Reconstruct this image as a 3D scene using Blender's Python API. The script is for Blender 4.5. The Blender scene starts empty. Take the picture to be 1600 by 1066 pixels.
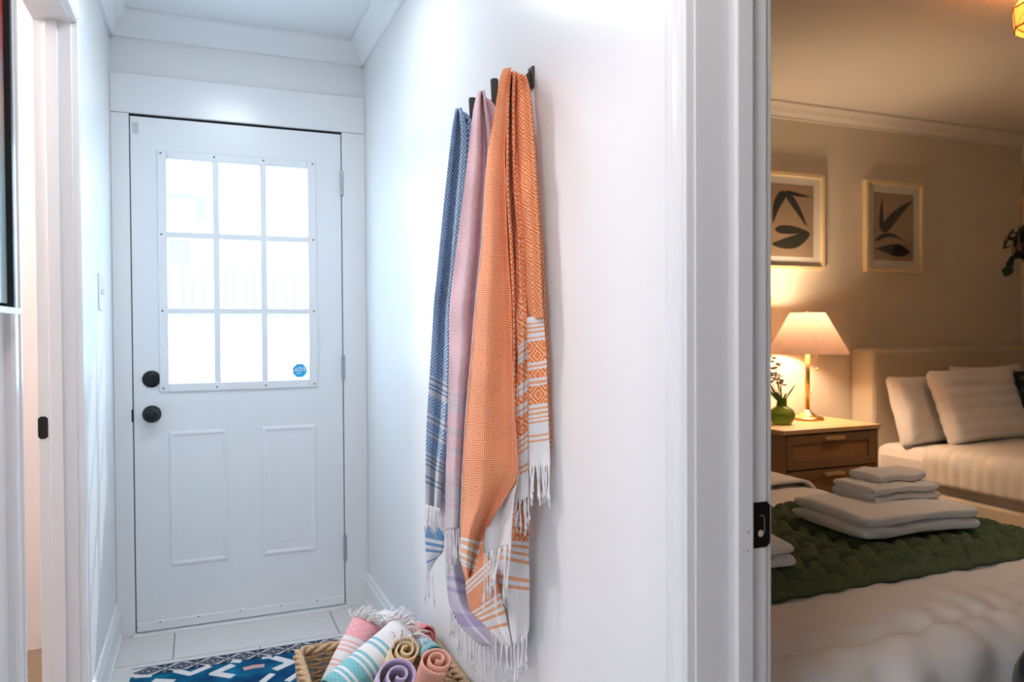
import bpy, math, random
from mathutils import Vector, Matrix, noise
random.seed(7)
PI = math.pi
sc = bpy.context.scene
C = sc.collection

# ------------------------------------------------------------------ camera
F_PX, YAW, PITCH, ROLL, CZ = 1194.09, 0.3872, 0.0162, -0.0056, 1.2027
_F = Vector((math.sin(YAW)*math.cos(PITCH), math.cos(YAW)*math.cos(PITCH), -math.sin(PITCH)))
_R = Vector((math.cos(YAW), -math.sin(YAW), 0)); _U = _R.cross(_F)
_R, _U = _R*math.cos(ROLL)+_U*math.sin(ROLL), _U*math.cos(ROLL)-_R*math.sin(ROLL)
cam = bpy.data.cameras.new('camera'); co = bpy.data.objects.new('camera', cam); C.objects.link(co)
cam.sensor_width = 36; cam.lens = F_PX*36/1600; cam.clip_start = 0.02
co.matrix_world = Matrix(((_R.x, _U.x, -_F.x, 0), (_R.y, _U.y, -_F.y, 0), (_R.z, _U.z, -_F.z, CZ), (0, 0, 0, 1)))
cam.dof.use_dof = True; cam.dof.focus_distance = 1.85; cam.dof.aperture_fstop = 4.0
sc.camera = co
def AT(u, v, ax, val):
    """point of the plane (axis = val) that a measured spot of the photograph falls on"""
    d = _F + _R*((u-800)/F_PX) - _U*((v-533)/F_PX)
    i = 'xyz'.index(ax); o = Vector((0, 0, CZ)); return o + d*((val-o[i])/d[i])

# ------------------------------------------------------------------ light
w = bpy.data.worlds.new('sky'); sc.world = w; w.use_nodes = True
w.node_tree.nodes['Background'].inputs[0].default_value = (0.52, 0.77, 1.0, 1)
w.node_tree.nodes['Background'].inputs[1].default_value = 3.9
sc.view_settings.view_transform = 'Standard'; sc.view_settings.look = 'None'
sc.view_settings.gamma = 1; sc.view_settings.use_curve_mapping = False; sc.view_settings.exposure = 1.25
def light(name, typ, loc, energy, col, rot=(0, 0, 0), **k):
    l = bpy.data.lights.new(name, typ); l.energy = energy; l.color = col
    for a, b in k.items(): setattr(l, a, b)
    o = bpy.data.objects.new(name, l); C.objects.link(o); o.location = loc; o.rotation_euler = rot; return o
light('sun', 'SUN', (0, 20, 20), 1.0, (1, .96, .9), (math.radians(-35), math.radians(30), 0), angle=.02)
# added fill lamp standing for daylight from an unseen window, left of and behind the camera
light('living_room_fill', 'AREA', (-3.15, -1.08, 1.45), 13, (1.0, .92, .89), (0, -PI/2, 0), shape='RECTANGLE', size=.95, size_y=1.0)

# ------------------------------------------------------------------ dimensions (metres)
XR, XL = .672, -.314          # hall side faces of right and left wall
XRB, XLB = .800, -.402        # their far faces
YW = 3.346; YB = 3.40         # hall end wall, bedroom back wall
ZC = 2.44
YJ = .934                     # far jamb of the bedroom doorway
LJ0, LJ1 = 1.61, 2.36         # left doorway

# ------------------------------------------------------------------ materials
def new_mat(name):
    m = bpy.data.materials.new(name); m.use_nodes = True
    return m, m.node_tree, m.node_tree.nodes['Principled BSDF']
def mat(name, col, rough=.5, metal=0, spec=.5, bump=0, bscale=60, vary=0, sheen=0, stretch=None, col2=None):
    m, nt, b = new_mat(name)
    b.inputs['Base Color'].default_value = (*col, 1); b.inputs['Roughness'].default_value = rough
    b.inputs['Metallic'].default_value = metal; b.inputs['Specular IOR Level'].default_value = spec
    if sheen: b.inputs['Sheen Weight'].default_value = sheen
    if bump or vary or col2:
        tc = nt.nodes.new('ShaderNodeTexCoord'); n = nt.nodes.new('ShaderNodeTexNoise'); n.inputs['Scale'].default_value = bscale
        n.inputs['Detail'].default_value = 4
        src = tc.outputs['Object']
        if stretch:
            mp = nt.nodes.new('ShaderNodeMapping'); mp.inputs['Scale'].default_value = stretch
            nt.links.new(src, mp.inputs[0]); src = mp.outputs[0]
        nt.links.new(src, n.inputs['Vector'])
        if bump:
            bp = nt.nodes.new('ShaderNodeBump'); bp.inputs['Strength'].default_value = bump; bp.inputs['Distance'].default_value = .004
            nt.links.new(n.outputs[0], bp.inputs['Height']); nt.links.new(bp.outputs[0], b.inputs['Normal'])
        if vary or col2:
            r = nt.nodes.new('ShaderNodeValToRGB'); r.color_ramp.elements[0].position = .3; r.color_ramp.elements[1].position = .7
            c2 = col2 or tuple(max(0, c*(1-vary)) for c in col)
            r.color_ramp.elements[0].color = (*c2, 1); r.color_ramp.elements[1].color = (*col, 1)
            nt.links.new(n.outputs[0], r.inputs[0]); nt.links.new(r.outputs[0], b.inputs['Base Color'])
    return m
def glass_mat(name, tint=(1, 1, 1), gl=.08):
    m = bpy.data.materials.new(name); m.use_nodes = True; nt = m.node_tree; nt.nodes.clear()
    o = nt.nodes.new('ShaderNodeOutputMaterial'); t = nt.nodes.new('ShaderNodeBsdfTransparent'); g = nt.nodes.new('ShaderNodeBsdfGlossy')
    t.inputs[0].default_value = (*tint, 1); g.inputs['Roughness'].default_value = .02
    mx = nt.nodes.new('ShaderNodeMixShader'); mx.inputs[0].default_value = gl
    nt.links.new(t.outputs[0], mx.inputs[1]); nt.links.new(g.outputs[0], mx.inputs[2]); nt.links.new(mx.outputs[0], o.inputs[0]); return m
def shade_mat(name, col, trans=.6):
    m = bpy.data.materials.new(name); m.use_nodes = True; nt = m.node_tree; nt.nodes.clear()
    o = nt.nodes.new('ShaderNodeOutputMaterial'); t = nt.nodes.new('ShaderNodeBsdfTranslucent'); d = nt.nodes.new('ShaderNodeBsdfDiffuse')
    t.inputs[0].default_value = (*col, 1); d.inputs[0].default_value = (*col, 1)
    mx = nt.nodes.new('ShaderNodeMixShader'); mx.inputs[0].default_value = trans
    nt.links.new(d.outputs[0], mx.inputs[1]); nt.links.new(t.outputs[0], mx.inputs[2]); nt.links.new(mx.outputs[0], o.inputs[0]); return m
M = {}
M['wall'] = mat('wall_paint', (.87, .87, .875), .30, spec=.34, bump=.03, bscale=220)
M['wall_bed'] = mat('bedroom_wall_paint', (.74, .66, .53), .6, bump=.04, bscale=200)
M['trim'] = mat('trim_gloss_paint', (.88, .88, .89), .22, bump=.03, bscale=40)
M['jamb'] = mat('jamb_paint', (.80, .79, .80), .3, bump=.06, bscale=30, stretch=(1, 1, .15))
M['door'] = mat('door_paint', (.87, .885, .905), .3, bump=.03, bscale=90)
M['ceil'] = mat('ceiling_paint', (.88, .89, .90), .6)
M['ceil_bed'] = mat('bedroom_ceiling_paint', (.74, .68, .60), .8)
M['tile'] = mat('floor_tile', (.82, .79, .76), .35, bump=.05, bscale=14, col2=(.74, .71, .69), stretch=(1, 9, 1))
M['grout'] = mat('grout', (.42, .41, .40), .9)
M['bronze'] = mat('dark_bronze', (.018, .02, .025), .35, .6)
M['black'] = mat('black_metal', (.006, .007, .006), .4, .3)
M['steel'] = mat('hinge_metal', (.42, .46, .50), .35, .8)
M['gap_filler'] = mat('gap_filler_dark', (.015, .02, .025), .8)
M['glass'] = glass_mat('pane_glass', (.98, .99, .99), .06)
M['picglass'] = glass_mat('picture_glass', (1, 1, 1), .04)
M['hook'] = mat('hook_dark_wood', (.045, .038, .030), .45, bump=.1, bscale=80, stretch=(1, 1, .1))
M['white_yarn'] = mat('white_cotton_yarn', (.92, .91, .92), .9, bump=.3, bscale=400)
M['oak'] = mat('light_oak', (.62, .40, .20), .45, col2=(.52, .32, .15), bscale=10, stretch=(1, 14, 14), bump=.03)
M['oakdark'] = mat('brown_wood_shaded', (.25, .135, .058), .5, col2=(.20, .105, .045), bscale=10, stretch=(1, 14, 14), bump=.03)  # brown deepened to put the shade of the nightstand front into the colour
M['brass'] = mat('brass', (.75, .52, .20), .28, 1)
M['linen'] = mat('white_bedding', (.78, .74, .71), .9, bump=.1, bscale=30, sheen=.2)
M['quilt'] = mat('white_quilt', (.70, .65, .58), .9, bump=.1, bscale=60, sheen=.2)
M['terry'] = mat('white_terry', (.88, .85, .83), .95, bump=.6, bscale=260, sheen=.3)
M['boucle'] = mat('beige_upholstery', (.60, .52, .39), .95, bump=.3, bscale=300)
M['green_knit'] = mat('green_knit', (.115, .150, .078), .95, bump=.5, bscale=160, vary=.35, spec=.1)
M['seagrass'] = mat('seagrass', (.58, .40, .24), .8, bump=.4, bscale=120, col2=(.40, .25, .13))
M['leaf'] = mat('dark_leaf', (.012, .030, .014), .45)
M['macrame'] = mat('macrame_cord', (.45, .30, .17), .9)
M['terracotta'] = mat('pot_clay', (.18, .09, .05), .7)

# ------------------------------------------------------------------ helpers
def tag(o, label=None, cat=None, group=None, kind=None):
    for k, v in (('label', label), ('category', cat), ('group', group), ('kind', kind)):
        if v: o[k] = v
    return o
def empty(name, loc=(0, 0, 0), **k):
    o = bpy.data.objects.new(name, None); C.objects.link(o); o.location = loc; o.empty_display_size = .05
    return tag(o, **k)
def place(o, parent):
    o.parent = parent
    if parent is not None: o.matrix_parent_inverse = PW(parent).inverted()
def PW(o):
    m = Matrix.LocRotScale(o.location, o.rotation_euler, o.scale)
    return PW(o.parent) @ o.matrix_parent_inverse @ m if o.parent else m
class MB:
    def __init__(s): s.v = []; s.f = []; s.uv = {}
    def add(s, vs, fs):
        n = len(s.v); s.v += [tuple(p) for p in vs]; s.f += [tuple(i+n for i in f) for f in fs]; return s
    def box(s, x0, x1, y0, y1, z0, z1):
        return s.add([(x0, y0, z0), (x1, y0, z0), (x1, y1, z0), (x0, y1, z0), (x0, y0, z1), (x1, y0, z1), (x1, y1, z1), (x0, y1, z1)],
                     [(3, 2, 1, 0), (4, 5, 6, 7), (0, 1, 5, 4), (1, 2, 6, 5), (2, 3, 7, 6), (3, 0, 4, 7)])
    def tube(s, path, r, n=6, caps=True):
        path = [Vector(p) for p in path]; rs = r if isinstance(r, (list, tuple)) else [r]*len(path)
        vs, fs = [], []; up = None
        for i, p in enumerate(path):
            t = (path[min(i+1, len(path)-1)]-path[max(i-1, 0)])
            t = t.normalized() if t.length > 1e-9 else Vector((0, 0, 1))
            if up is None or abs(t.dot(up)) > .98: up = Vector((1, 0, 0)) if abs(t.x) < .8 else Vector((0, 1, 0))
            a = (up-t*up.dot(t)).normalized(); up = a; b = t.cross(a)
            for k in range(n):
                q = 2*PI*k/n; vs.append(p+(a*math.cos(q)+b*math.sin(q))*rs[i])
        for i in range(len(path)-1):
            for k in range(n): fs.append((i*n+k, i*n+(k+1) % n, (i+1)*n+(k+1) % n, (i+1)*n+k))
        if caps: fs += [tuple(range(n))[::-1], tuple((len(path)-1)*n+k for k in range(n))]
        return s.add(vs, fs)
    def lathe(s, prof, c=(0, 0, 0), n=28, axis='z'):
        vs, fs = [], []
        for r, h in prof:
            for k in range(n):
                q = 2*PI*k/n; a, b = r*math.cos(q), r*math.sin(q)
                p = {'z': (a, b, h), 'y': (a, h, b), 'x': (h, a, b)}[axis]
                vs.append((p[0]+c[0], p[1]+c[1], p[2]+c[2]))
        for i in range(len(prof)-1):
            for k in range(n): fs.append((i*n+k, i*n+(k+1) % n, (i+1)*n+(k+1) % n, (i+1)*n+k))
        if prof[0][0] > 1e-6: fs.append(tuple(range(n))[::-1])
        if prof[-1][0] > 1e-6: fs.append(tuple((len(prof)-1)*n+k for k in range(n)))
        return s.add(vs, fs)
    def prism(s, prof, f0, f1):
        """closed 2-D profile carried from f0(a,b) to f1(a,b)"""
        n = len(prof); vs = [f0(*p) for p in prof]+[f1(*p) for p in prof]
        fs = [(k, (k+1) % n, n+(k+1) % n, n+k) for k in range(n)]+[tuple(range(n))[::-1], tuple(range(n, 2*n))]
        return s.add(vs, fs)
    def grid(s, fn, nu, nv):
        vs = [fn(i/nu, j/nv) for j in range(nv+1) for i in range(nu+1)]
        fs = [(j*(nu+1)+i, j*(nu+1)+i+1, (j+1)*(nu+1)+i+1, (j+1)*(nu+1)+i) for j in range(nv) for i in range(nu)]
        return s.add(vs, fs)
    def build(s, name, m, parent=None, smooth=False, bevel=0, solid=0, label=None, cat=None, group=None, kind=None, sub=0):
        me = bpy.data.meshes.new(name); me.from_pydata(s.v, [], s.f); me.update()
        import bmesh
        bm = bmesh.new(); bm.from_mesh(me)
        if not solid: bmesh.ops.recalc_face_normals(bm, faces=bm.faces)
        bm.to_mesh(me); bm.free()
        for nm, pts in s.uv.items():
            lay = me.uv_layers.new(name=nm)
            for l in me.loops: lay.data[l.index].uv = pts[l.vertex_index]
        if m is not None: me.materials.append(M[m] if isinstance(m, str) else m)
        if smooth: me.shade_smooth()
        o = bpy.data.objects.new(name, me); C.objects.link(o)
        if solid:
            d = o.modifiers.new('thickness', 'SOLIDIFY'); d.thickness = solid; d.offset = 0
        if bevel:
            d = o.modifiers.new('edge', 'BEVEL'); d.width = bevel; d.segments = 2; d.limit_method = 'ANGLE'; d.angle_limit = math.radians(40)
        if sub:
            d = o.modifiers.new('sub', 'SUBSURF'); d.levels = sub; d.render_levels = sub
        if parent is not None: place(o, parent)
        return tag(o, label, cat, group, kind)
def bx(*a): return MB().box(*a)
def struct(name, mb, m, parent=None, label=None, cat=None, **k):
    return mb.build(name, m, parent, kind='structure' if parent is None else None, label=label, cat=cat, **k)
def copy_of(o, parent, off=(0, 0, 0)):
    c = o.copy(); C.objects.link(c); c.parent = parent; c.location = o.location+Vector(off); return c

# ================================================================== SETTING
# hall floor: staggered 30 x 60 cm tiles
fl = struct('floor', bx(XLB, XRB, -2.5, YW, -.06, -.004), 'grout', label='pale grey rectangular floor tiles of the hallway', cat='floor')
tile_me = None
rows = 0
y1 = 3.34
while y1 > -.4:
    y0 = y1-.294; x = -.105-.604*2+(.302 if rows % 2 else 0)
    while x < XR:
        a, b = max(x, XL), min(x+.601, XR)
        if b-a > .02: bx(a+.0012, b-.0012, max(y0, -2.5)+.0012, y1-.0012, -.02, random.uniform(-.0006, .0006)).build('tile', 'tile', fl, bevel=.001)
        x += .604
    y1 = y0-.003 if rows else y0-.003; rows += 1
M['living_floor'] = mat('living_floor', (.55, .52, .48), .4)
struct('floor_living_room', bx(-3.3, XRB, -2.6, .95, -.08, -.022), 'living_floor', label='pale living room floor behind the camera', cat='floor')
M['bed_floor'] = mat('bedroom_boards', (.35, .24, .15), .4, col2=(.28, .18, .11), bscale=8, stretch=(1, 12, 1))
struct('floor_bedroom', bx(XRB, 5.1, -1.2, YB, -.06, 0), 'bed_floor', label='brown bedroom floor between the beds', cat='floor')
struct('floor_side_room', bx(-2.6, XLB, .95, YB, -.06, 0), 'bed_floor', label='floor of the side room on the left', cat='floor')
# ceilings
struct('ceiling', bx(-3.3, XRB-.06, -2.6, YB, ZC, ZC+.1), 'ceil', label='white hallway ceiling', cat='ceiling')
struct('ceiling_bedroom', bx(XRB-.06, 5.1, -1.3, YB, ZC, ZC+.1), 'ceil_bed', label='cream bedroom ceiling', cat='ceiling')
# right wall with the doorway to the bedroom: hall skin and bedroom skin
NJ = .02
def wall_right(x0, x1, m, name, lab):
    b = MB(); b.box(x0, x1, YJ+.02, YB, 0, ZC); b.box(x0, x1, -2.5, NJ, 0, ZC); b.box(x0, x1, NJ, YJ+.02, 2.07, ZC)
    return struct(name, b, m, label=lab, cat='wall')
wall_right(XR, XR+.064, 'wall', 'wall_right', 'white hallway wall where the three towels hang')
wall_right(XR+.064, XRB, 'wall_bed', 'wall_right_bedroom_side', 'bedroom side of the hallway wall')
# left wall with a doorway
b = MB(); b.box(XLB, XL, LJ1+.02, YB, 0, ZC); b.box(XLB, XL, .95, LJ0, 0, ZC); b.box(XLB, XL, LJ0, LJ1+.02, 2.05, ZC)
struct('wall_left', b, 'wall', label='white hallway wall with a doorway on the left', cat='wall')
struct('wall_living_room', bx(-3.3, XL, .85, .95, 0, ZC), 'wall', label='living room wall left of the camera', cat='wall')
struct('wall_rear', bx(-3.3, XRB, -2.6, -2.5, 0, ZC), 'wall', label='wall behind the camera', cat='wall')
b = MB(); b.box(-3.3, -3.2, -2.6, -1.6, 0, ZC); b.box(-3.3, -3.2, -.55, .95, 0, ZC); b.box(-3.3, -3.2, -1.6, -.55, 0, .95); b.box(-3.3, -3.2, -1.6, -.55, 1.95, ZC)
struct('wall_living_room_window', b, 'wall', label='living room wall with a small window', cat='wall')
b = MB()
for y in (-1.6, -1.1, -.6): b.box(-3.28, -3.22, y, y+.05, .95, 1.95)
for z in (.95, 1.42, 1.90): b.box(-3.28, -3.22, -1.6, -.55, z, z+.05)
w1 = struct('window_1', b, 'trim', label='white living room window behind the camera', cat='window')
# end wall with the entry door opening
DX0, DX1, DZ1 = -.245, .568, 2.045
b = MB(); b.box(-2.7, DX0-.025, YW, YW+.16, 0, ZC); b.box(DX1+.025, .736, YW, YW+.16, 0, ZC); b.box(DX0-.025, DX1+.025, YW, YW+.16, DZ1+.025, ZC)
struct('wall_end', b, 'wall', label='white hallway end wall around the entry door', cat='wall')
struct('wall_bedroom', bx(.736, 5.1, YB, YB+.11, 0, ZC), 'wall_bed', label='cream bedroom wall behind the beds', cat='wall')
XC = 5.01
struct('wall_bedroom_right', bx(XC, XC+.1, -1.3, YB, 0, ZC), 'wall_bed', label='cream bedroom wall at the right edge', cat='wall')
struct('wall_bedroom_front', bx(XRB, XC, -1.3, -1.2, 0, ZC), 'wall_bed', label='bedroom wall out of view beside the doorway', cat='wall')
M['wall_side'] = mat('side_room_paint', (.84, .75, .71), .6)
struct('wall_side_room', MB().box(-2.7, -2.6, .85, YB, 0, ZC).box(-2.6, XLB, YB-.06, YB, 0, ZC), 'wall_side', label='blush side room wall glimpsed through the left doorway', cat='wall')

# crown mouldings
def crown(name, fn0, fn1, d, h, m, lab):
    pr = [(0, 0), (.012, 0), (.014, .012), (d*.45, h*.38), (d*.62, h*.62), (d*.9, h-.016), (d, h-.012), (d, h), (0, h)]
    struct(name, MB().prism(pr, fn0, fn1), m, label=lab, cat='moulding', bevel=.001)
zc0 = 2.347
crown('trim_1', lambda a, b: (XL, YW-a, zc0+b), lambda a, b: (XR, YW-a, zc0+b), .062, .093, 'ceil', 'white crown moulding above the entry door')
crown('trim_2', lambda a, b: (XR-a, YW, zc0+b), lambda a, b: (XR-a, -2.5, zc0+b), .062, .093, 'ceil', 'white crown moulding along the towel wall')
crown('trim_3', lambda a, b: (XL+a, YW, zc0+b), lambda a, b: (XL+a, .95, zc0+b), .062, .093, 'ceil', 'white crown moulding along the left hallway wall')
crown('trim_4', lambda a, b: (XRB, YB-a, 2.367+b), lambda a, b: (XC, YB-a, 2.367+b), .088, .073, 'ceil_bed', 'cream crown moulding above the bedroom pictures')
crown('trim_5', lambda a, b: (XC-a, -1.2, 2.367+b), lambda a, b: (XC-a, YB, 2.367+b), .088, .073, 'ceil_bed', 'cream crown moulding on the bedroom right wall')
# baseboards
bpf = [(0, 0), (.020, 0), (.020, .016), (.014, .022), (.014, .105), (.009, .118), (.009, .128), (.004, .138), (0, .138)]
struct('baseboard_right', MB().prism(bpf, lambda a, b: (XR-a, 1.0, b), lambda a, b: (XR-a, YW-.016, b)), 'trim', label='white baseboard below the hanging towels', cat='baseboard')
struct('baseboard_left', MB().prism(bpf, lambda a, b: (XL+a, LJ1+.075, b), lambda a, b: (XL+a, YW-.016, b)), 'trim', label='white baseboard below the light switch', cat='baseboard')

# flat boards round the entry door
T = YW-.016; YD_ = T+.006
struct('trim_6', bx(XL+.0005, DX0-.004, T, YW, 0, DZ1+.006), 'trim', label='flat white casing board left of the entry door', cat='casing', bevel=.002)
struct('trim_7', bx(DX1+.004, XR-.0005, T, YW, 0, DZ1+.006), 'trim', label='flat white casing board right of the entry door', cat='casing', bevel=.002)
struct('trim_8', bx(XL+.0005, XR-.0005, T-.001, YW, DZ1+.008, 2.206), 'trim', label='wide white head board above the entry door', cat='casing', bevel=.002)
b = MB(); b.box(DX0-.025, DX0+.012, YD_+.045, YW+.15, 0, DZ1+.025); b.box(DX1-.012, DX1+.025, YD_+.045, YW+.15, 0, DZ1+.025); b.box(DX0-.025, DX1+.025, YD_+.045, YW+.15, DZ1-.012, DZ1+.025)
b.box(DX0-.025, DX0-.005, YW, YD_+.045, 0, DZ1+.025); b.box(DX1+.005, DX1+.025, YW, YD_+.045, 0, DZ1+.025); b.box(DX0-.025, DX1+.025, YW, YD_+.045, DZ1+.008, DZ1+.025)
struct('trim_9', b, 'gap_filler', label='dark filler added in the gap around the entry door to block light', cat='door frame')  # added dark blocker, stops outside light coming through the door gap
b = MB(); b.box(DX0-.012, DX1+.012, T-.03, YW+.15, -.002, .010)
struct('trim_10', b, 'trim', label='white threshold under the entry door', cat='threshold', bevel=.002)

# ------------------------------------------------------------------ entry door
YD = T+.006                   # face of the leaf
GX0, GX1, GZ0, GZ1 = -.118, .432, .987, 1.887
b = MB(); th = .042
b.box(DX0, GX0-.01, YD, YD+th, .014, DZ1-.003); b.box(GX1+.01, DX1, YD, YD+th, .014, DZ1-.003)
b.box(GX0-.01, GX1+.01, YD, YD+th, GZ1+.01, DZ1-.003); b.box(GX0-.01, GX1+.01, YD, YD+th, .014, GZ0-.01)
door = struct('door_1', b, 'door', label='white entry door with nine bright panes', cat='door')
def frame_rect(x0, x1, z0, z1, wd, ya, yb):
    b = MB(); b.box(x0, x0+wd, ya, yb, z0, z1); b.box(x1-wd, x1, ya, yb, z0, z1); b.box(x0+wd, x1-wd, ya, yb, z1-wd, z1); b.box(x0+wd, x1-wd, ya, yb, z0, z0+wd); return b
wf = frame_rect(-.152, .462, .957, 1.918, .036, YD-.009, YD+.02).build('window_frame', 'door', door, bevel=.005)
mx = [.0645, .248]; mz = [1.281, 1.584]
for x in mx: bx(x-.013, x+.013, YD-.007, YD+.018, GZ0, GZ1).build('muntin', 'door', door, bevel=.004)
for z in mz: bx(GX0, GX1, YD-.006, YD+.018, z-.0125, z+.0125).build('muntin', 'door', door, bevel=.004)
xs = [GX0, *mx, GX1]; zs = [GZ0, *mz, GZ1]
for i in range(3):
    for j in range(3): bx(xs[i], xs[i+1], YD+.019, YD+.023, zs[j], zs[j+1]).build('pane', 'glass', door)
scr = MB().lathe([(.0001, -.0015), (.0032, -.0012), (.0036, .001)], n=10, axis='y').build('screw', 'bronze', None, smooth=True)
sp = [(x, z) for z in (.9725, 1.9035) for x in (-.138, .06, .25, .448)]+[(x, z) for x in (-.138, .448) for z in mz]
for k, (x, z) in enumerate(sp):
    o = scr if k == 0 else copy_of(scr, None); o.location = (x, YD-.0095, z); place(o, door)
# embossed lower panels: sunk groove, raised field
for x0, x1 in ((-.122, .098), (.232, .455)):
    z0, z1 = .258, .800
    n1 = [(0, 0), (.004, .0035), (.012, .005), (.022, .001), (.045, .0003), (.055, .0012), (.07, .0012)]
    vs, fs = [], []
    for ins, h in n1:
        yy = YD-h-.0002
        vs += [(x0+ins, yy, z0+ins), (x1-ins, yy, z0+ins), (x1-ins, yy, z1-ins), (x0+ins, yy, z1-ins)]
    for i in range(len(n1)-1):
        for k in range(4): fs.append((i*4+k, i*4+(k+1) % 4, i*4+4+(k+1) % 4, i*4+4+k))
    fs.append(tuple(len(n1)*4-4+k for k in range(4)))
    MB().add(vs, fs).build('panel', 'door', door)
sw = bx(DX0+.001, DX1-.001, YD-.014, YD, .014, .052).build('door_sweep', 'trim', door, bevel=.004, label='white strip along the foot of the door')
for x in (-.16, -.02, .14, .30, .45): MB().lathe([(.0001, -.001), (.003, 0)], (x, YD-.0145, .046), 8, 'y').build('screw', 'bronze', sw)
for z0, z1 in ((1.779, 1.883), (.982, 1.093), (.200, .312)):
    h = MB(); n = 5; dz = (z1-z0)/n
    for k in range(n): h.lathe([(.0055, z0+k*dz+.0007), (.0062, z0+k*dz+.002), (.0062, z0+(k+1)*dz-.002), (.0055, z0+(k+1)*dz-.0007)], (DX1+.002, T-.004, 0), 12)
    h.box(DX1-.004, DX1+.010, T-.002, T+.006, z0, z1)
    hg = h.build('hinge', 'steel', door, smooth=False, label='worn silver hinge')
kb = MB().lathe([(.0001, -.062), (.016, -.062), (.026, -.056), (.0285, -.046), (.026, -.036), (.014, -.030), (.011, -.014)], (-.181, YD, .872), 28, 'y').build('door_knob', 'bronze', door, smooth=True, label='dark bronze round knob')
MB().lathe([(.0105, -.014), (.026, -.013), (.034, -.006), (.035, 0)], (-.181, YD, .872), 28, 'y').build('rose', 'bronze', kb, smooth=True)
MB().lathe([(.0001, -.0645), (.006, -.0640), (.0075, -.0618)], (-.181, YD, .872), 14, 'y').build('keyhole_disc', 'bronze', kb, smooth=True)
db = MB().lathe([(.0001, -.012), (.018, -.012), (.028, -.010), (.0335, -.004), (.034, 0)], (-.181, YD, 1.011), 28, 'y').build('deadbolt', 'bronze', door, smooth=True, label='dark bronze deadbolt')
bx(-.186, -.176, YD-.030, YD-.011, .992, 1.030).build('thumb_turn', 'bronze', db, bevel=.003)
bx(DX0-.008, DX0-.001, T-.003, T+.004, .845, .895).build('latch_plate', 'bronze', door, bevel=.002)
bx(-.236, -.216, YD-.003, YD, 1.975, 2.018).build('sensor_block', mat('sensor_grey', (.60, .63, .66), .5), door, bevel=.001, label='small grey sensor')
# blue octagonal sticker with the letters
M['sticker'] = mat('sticker_blue', (.0, .31, .62), .5); M['sticker_white'] = mat('sticker_print', (.72, .86, .95), .6)
SX, SZ, SR = .3905, 1.029, .0315
b = MB(); ring = [(SX+SR*math.cos(PI/8+k*PI/4), SZ+SR*math.sin(PI/8+k*PI/4)) for k in range(8)]
b.prism(ring, lambda a, c: (a, YD+.0176, c), lambda a, c: (a, YD+.0186, c))
st = b.build('sticker', 'sticker', door, label='blue octagonal sticker with white letters')
def text_mesh(txt, size, name, m, parent, loc, shear=0):
    cu = bpy.data.curves.new('t', 'FONT'); cu.body = txt; cu.size = size; cu.align_x = 'CENTER'; cu.align_y = 'CENTER'; cu.extrude = .0002; cu.shear = shear; cu.offset = size*.02
    to = bpy.data.objects.new('t', cu); C.objects.link(to)
    me = bpy.data.meshes.new_from_object(to.evaluated_get(bpy.context.evaluated_depsgraph_get()))
    bpy.data.objects.remove(to); me.materials.clear(); me.materials.append(M[m])
    me.transform(Matrix.Translation(loc) @ Matrix.Rotation(PI/2, 4, 'X'))
    o = bpy.data.objects.new(name, me); C.objects.link(o); place(o, parent); return o
text_mesh('ADT', .0245, 'lettering', 'sticker_white', st, (SX, YD+.0172, SZ+.003), .15)
MB().box(SX-.017, SX+.008, YD+.0170, YD+.0175, SZ-.0125, SZ-.0105).box(SX-.012, SX+.012, YD+.0170, YD+.0175, SZ+.0165, SZ+.018).build('print_lines', 'sticker_white', st)

# ------------------------------------------------------------------ bedroom doorway
cpf = [(0, 0), (0, .010), (.006, .014), (.012, .015), (.028, .0155), (.036, .014), (.040, .012), (.042, .0125), (.044, .017), (.051, .017), (.053, .012), (.056, .012), (.058, .015), (.062, .015), (.062, 0)]
cs0 = .998
struct('trim_11', MB().prism(cpf, lambda a, b: (XR-b, cs0-a, 0), lambda a, b: (XR-b, cs0-a, 2.10)), 'trim', label='moulded white casing beside the bedroom doorway', cat='casing')
struct('trim_12', MB().prism(cpf, lambda a, b: (XR-b, NJ-.064+a, 0), lambda a, b: (XR-b, NJ-.064+a, 2.10)), 'trim', label='moulded white casing on the near side of the bedroom doorway', cat='casing')
j = struct('trim_13', bx(XR-.001, XRB+.001, YJ, YJ+.02, 0, 2.07), 'jamb', label='grey white door jamb of the bedroom doorway with a black strike plate', cat='door jamb', bevel=.0015)
struct('trim_14', MB().box(XR, XRB, NJ-.02+.02, NJ+.02, 0, 2.07).box(XR, XRB, NJ+.02, YJ, 2.05, 2.07), 'jamb', label='near jamb and head of the bedroom doorway', cat='door jamb')
bx(.738, .7675, YJ-.011, YJ, 0, 2.05).build('door_stop', 'jamb', j, bevel=.002)
def strike(parent, xa, xb, y, z0, z1, nm='strike_plate'):
    b = MB(); c = .006; yf = y-.0018
    b.prism([(xa+c, z0), (xb-c, z0), (xb, z0+c), (xb, z1-c), (xb-c, z1), (xa+c, z1), (xa, z1-c), (xa, z0+c)], lambda a, h: (a, yf, h), lambda a, h: (a, y+.0005, h))
    s = b.build(nm, 'black', parent, bevel=.0005, label='black metal strike plate')
    return s
s = strike(j, .7690, .8065, YJ, .866, .936)
xm, zm = .790, .901
MB().tube([(xm-.004, YJ-.0022, zm+.014), (xm+.002, YJ-.0024, zm+.015), (xm+.005, YJ-.0022, zm+.010), (xm+.005, YJ-.0022, zm-.012)], .0006, 5).build('latch_lip', 'steel', s)
MB().lathe([(.0001, -.0006), (.0052, 0)], (xm-.002, YJ-.0021, zm-.013), 14, 'y').build('screw_hole', mat('raw_wood', (.55, .45, .36), .8), s)
M['chip'] = mat('bare_wood_chip', (.24, .13, .09), .8)
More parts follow.
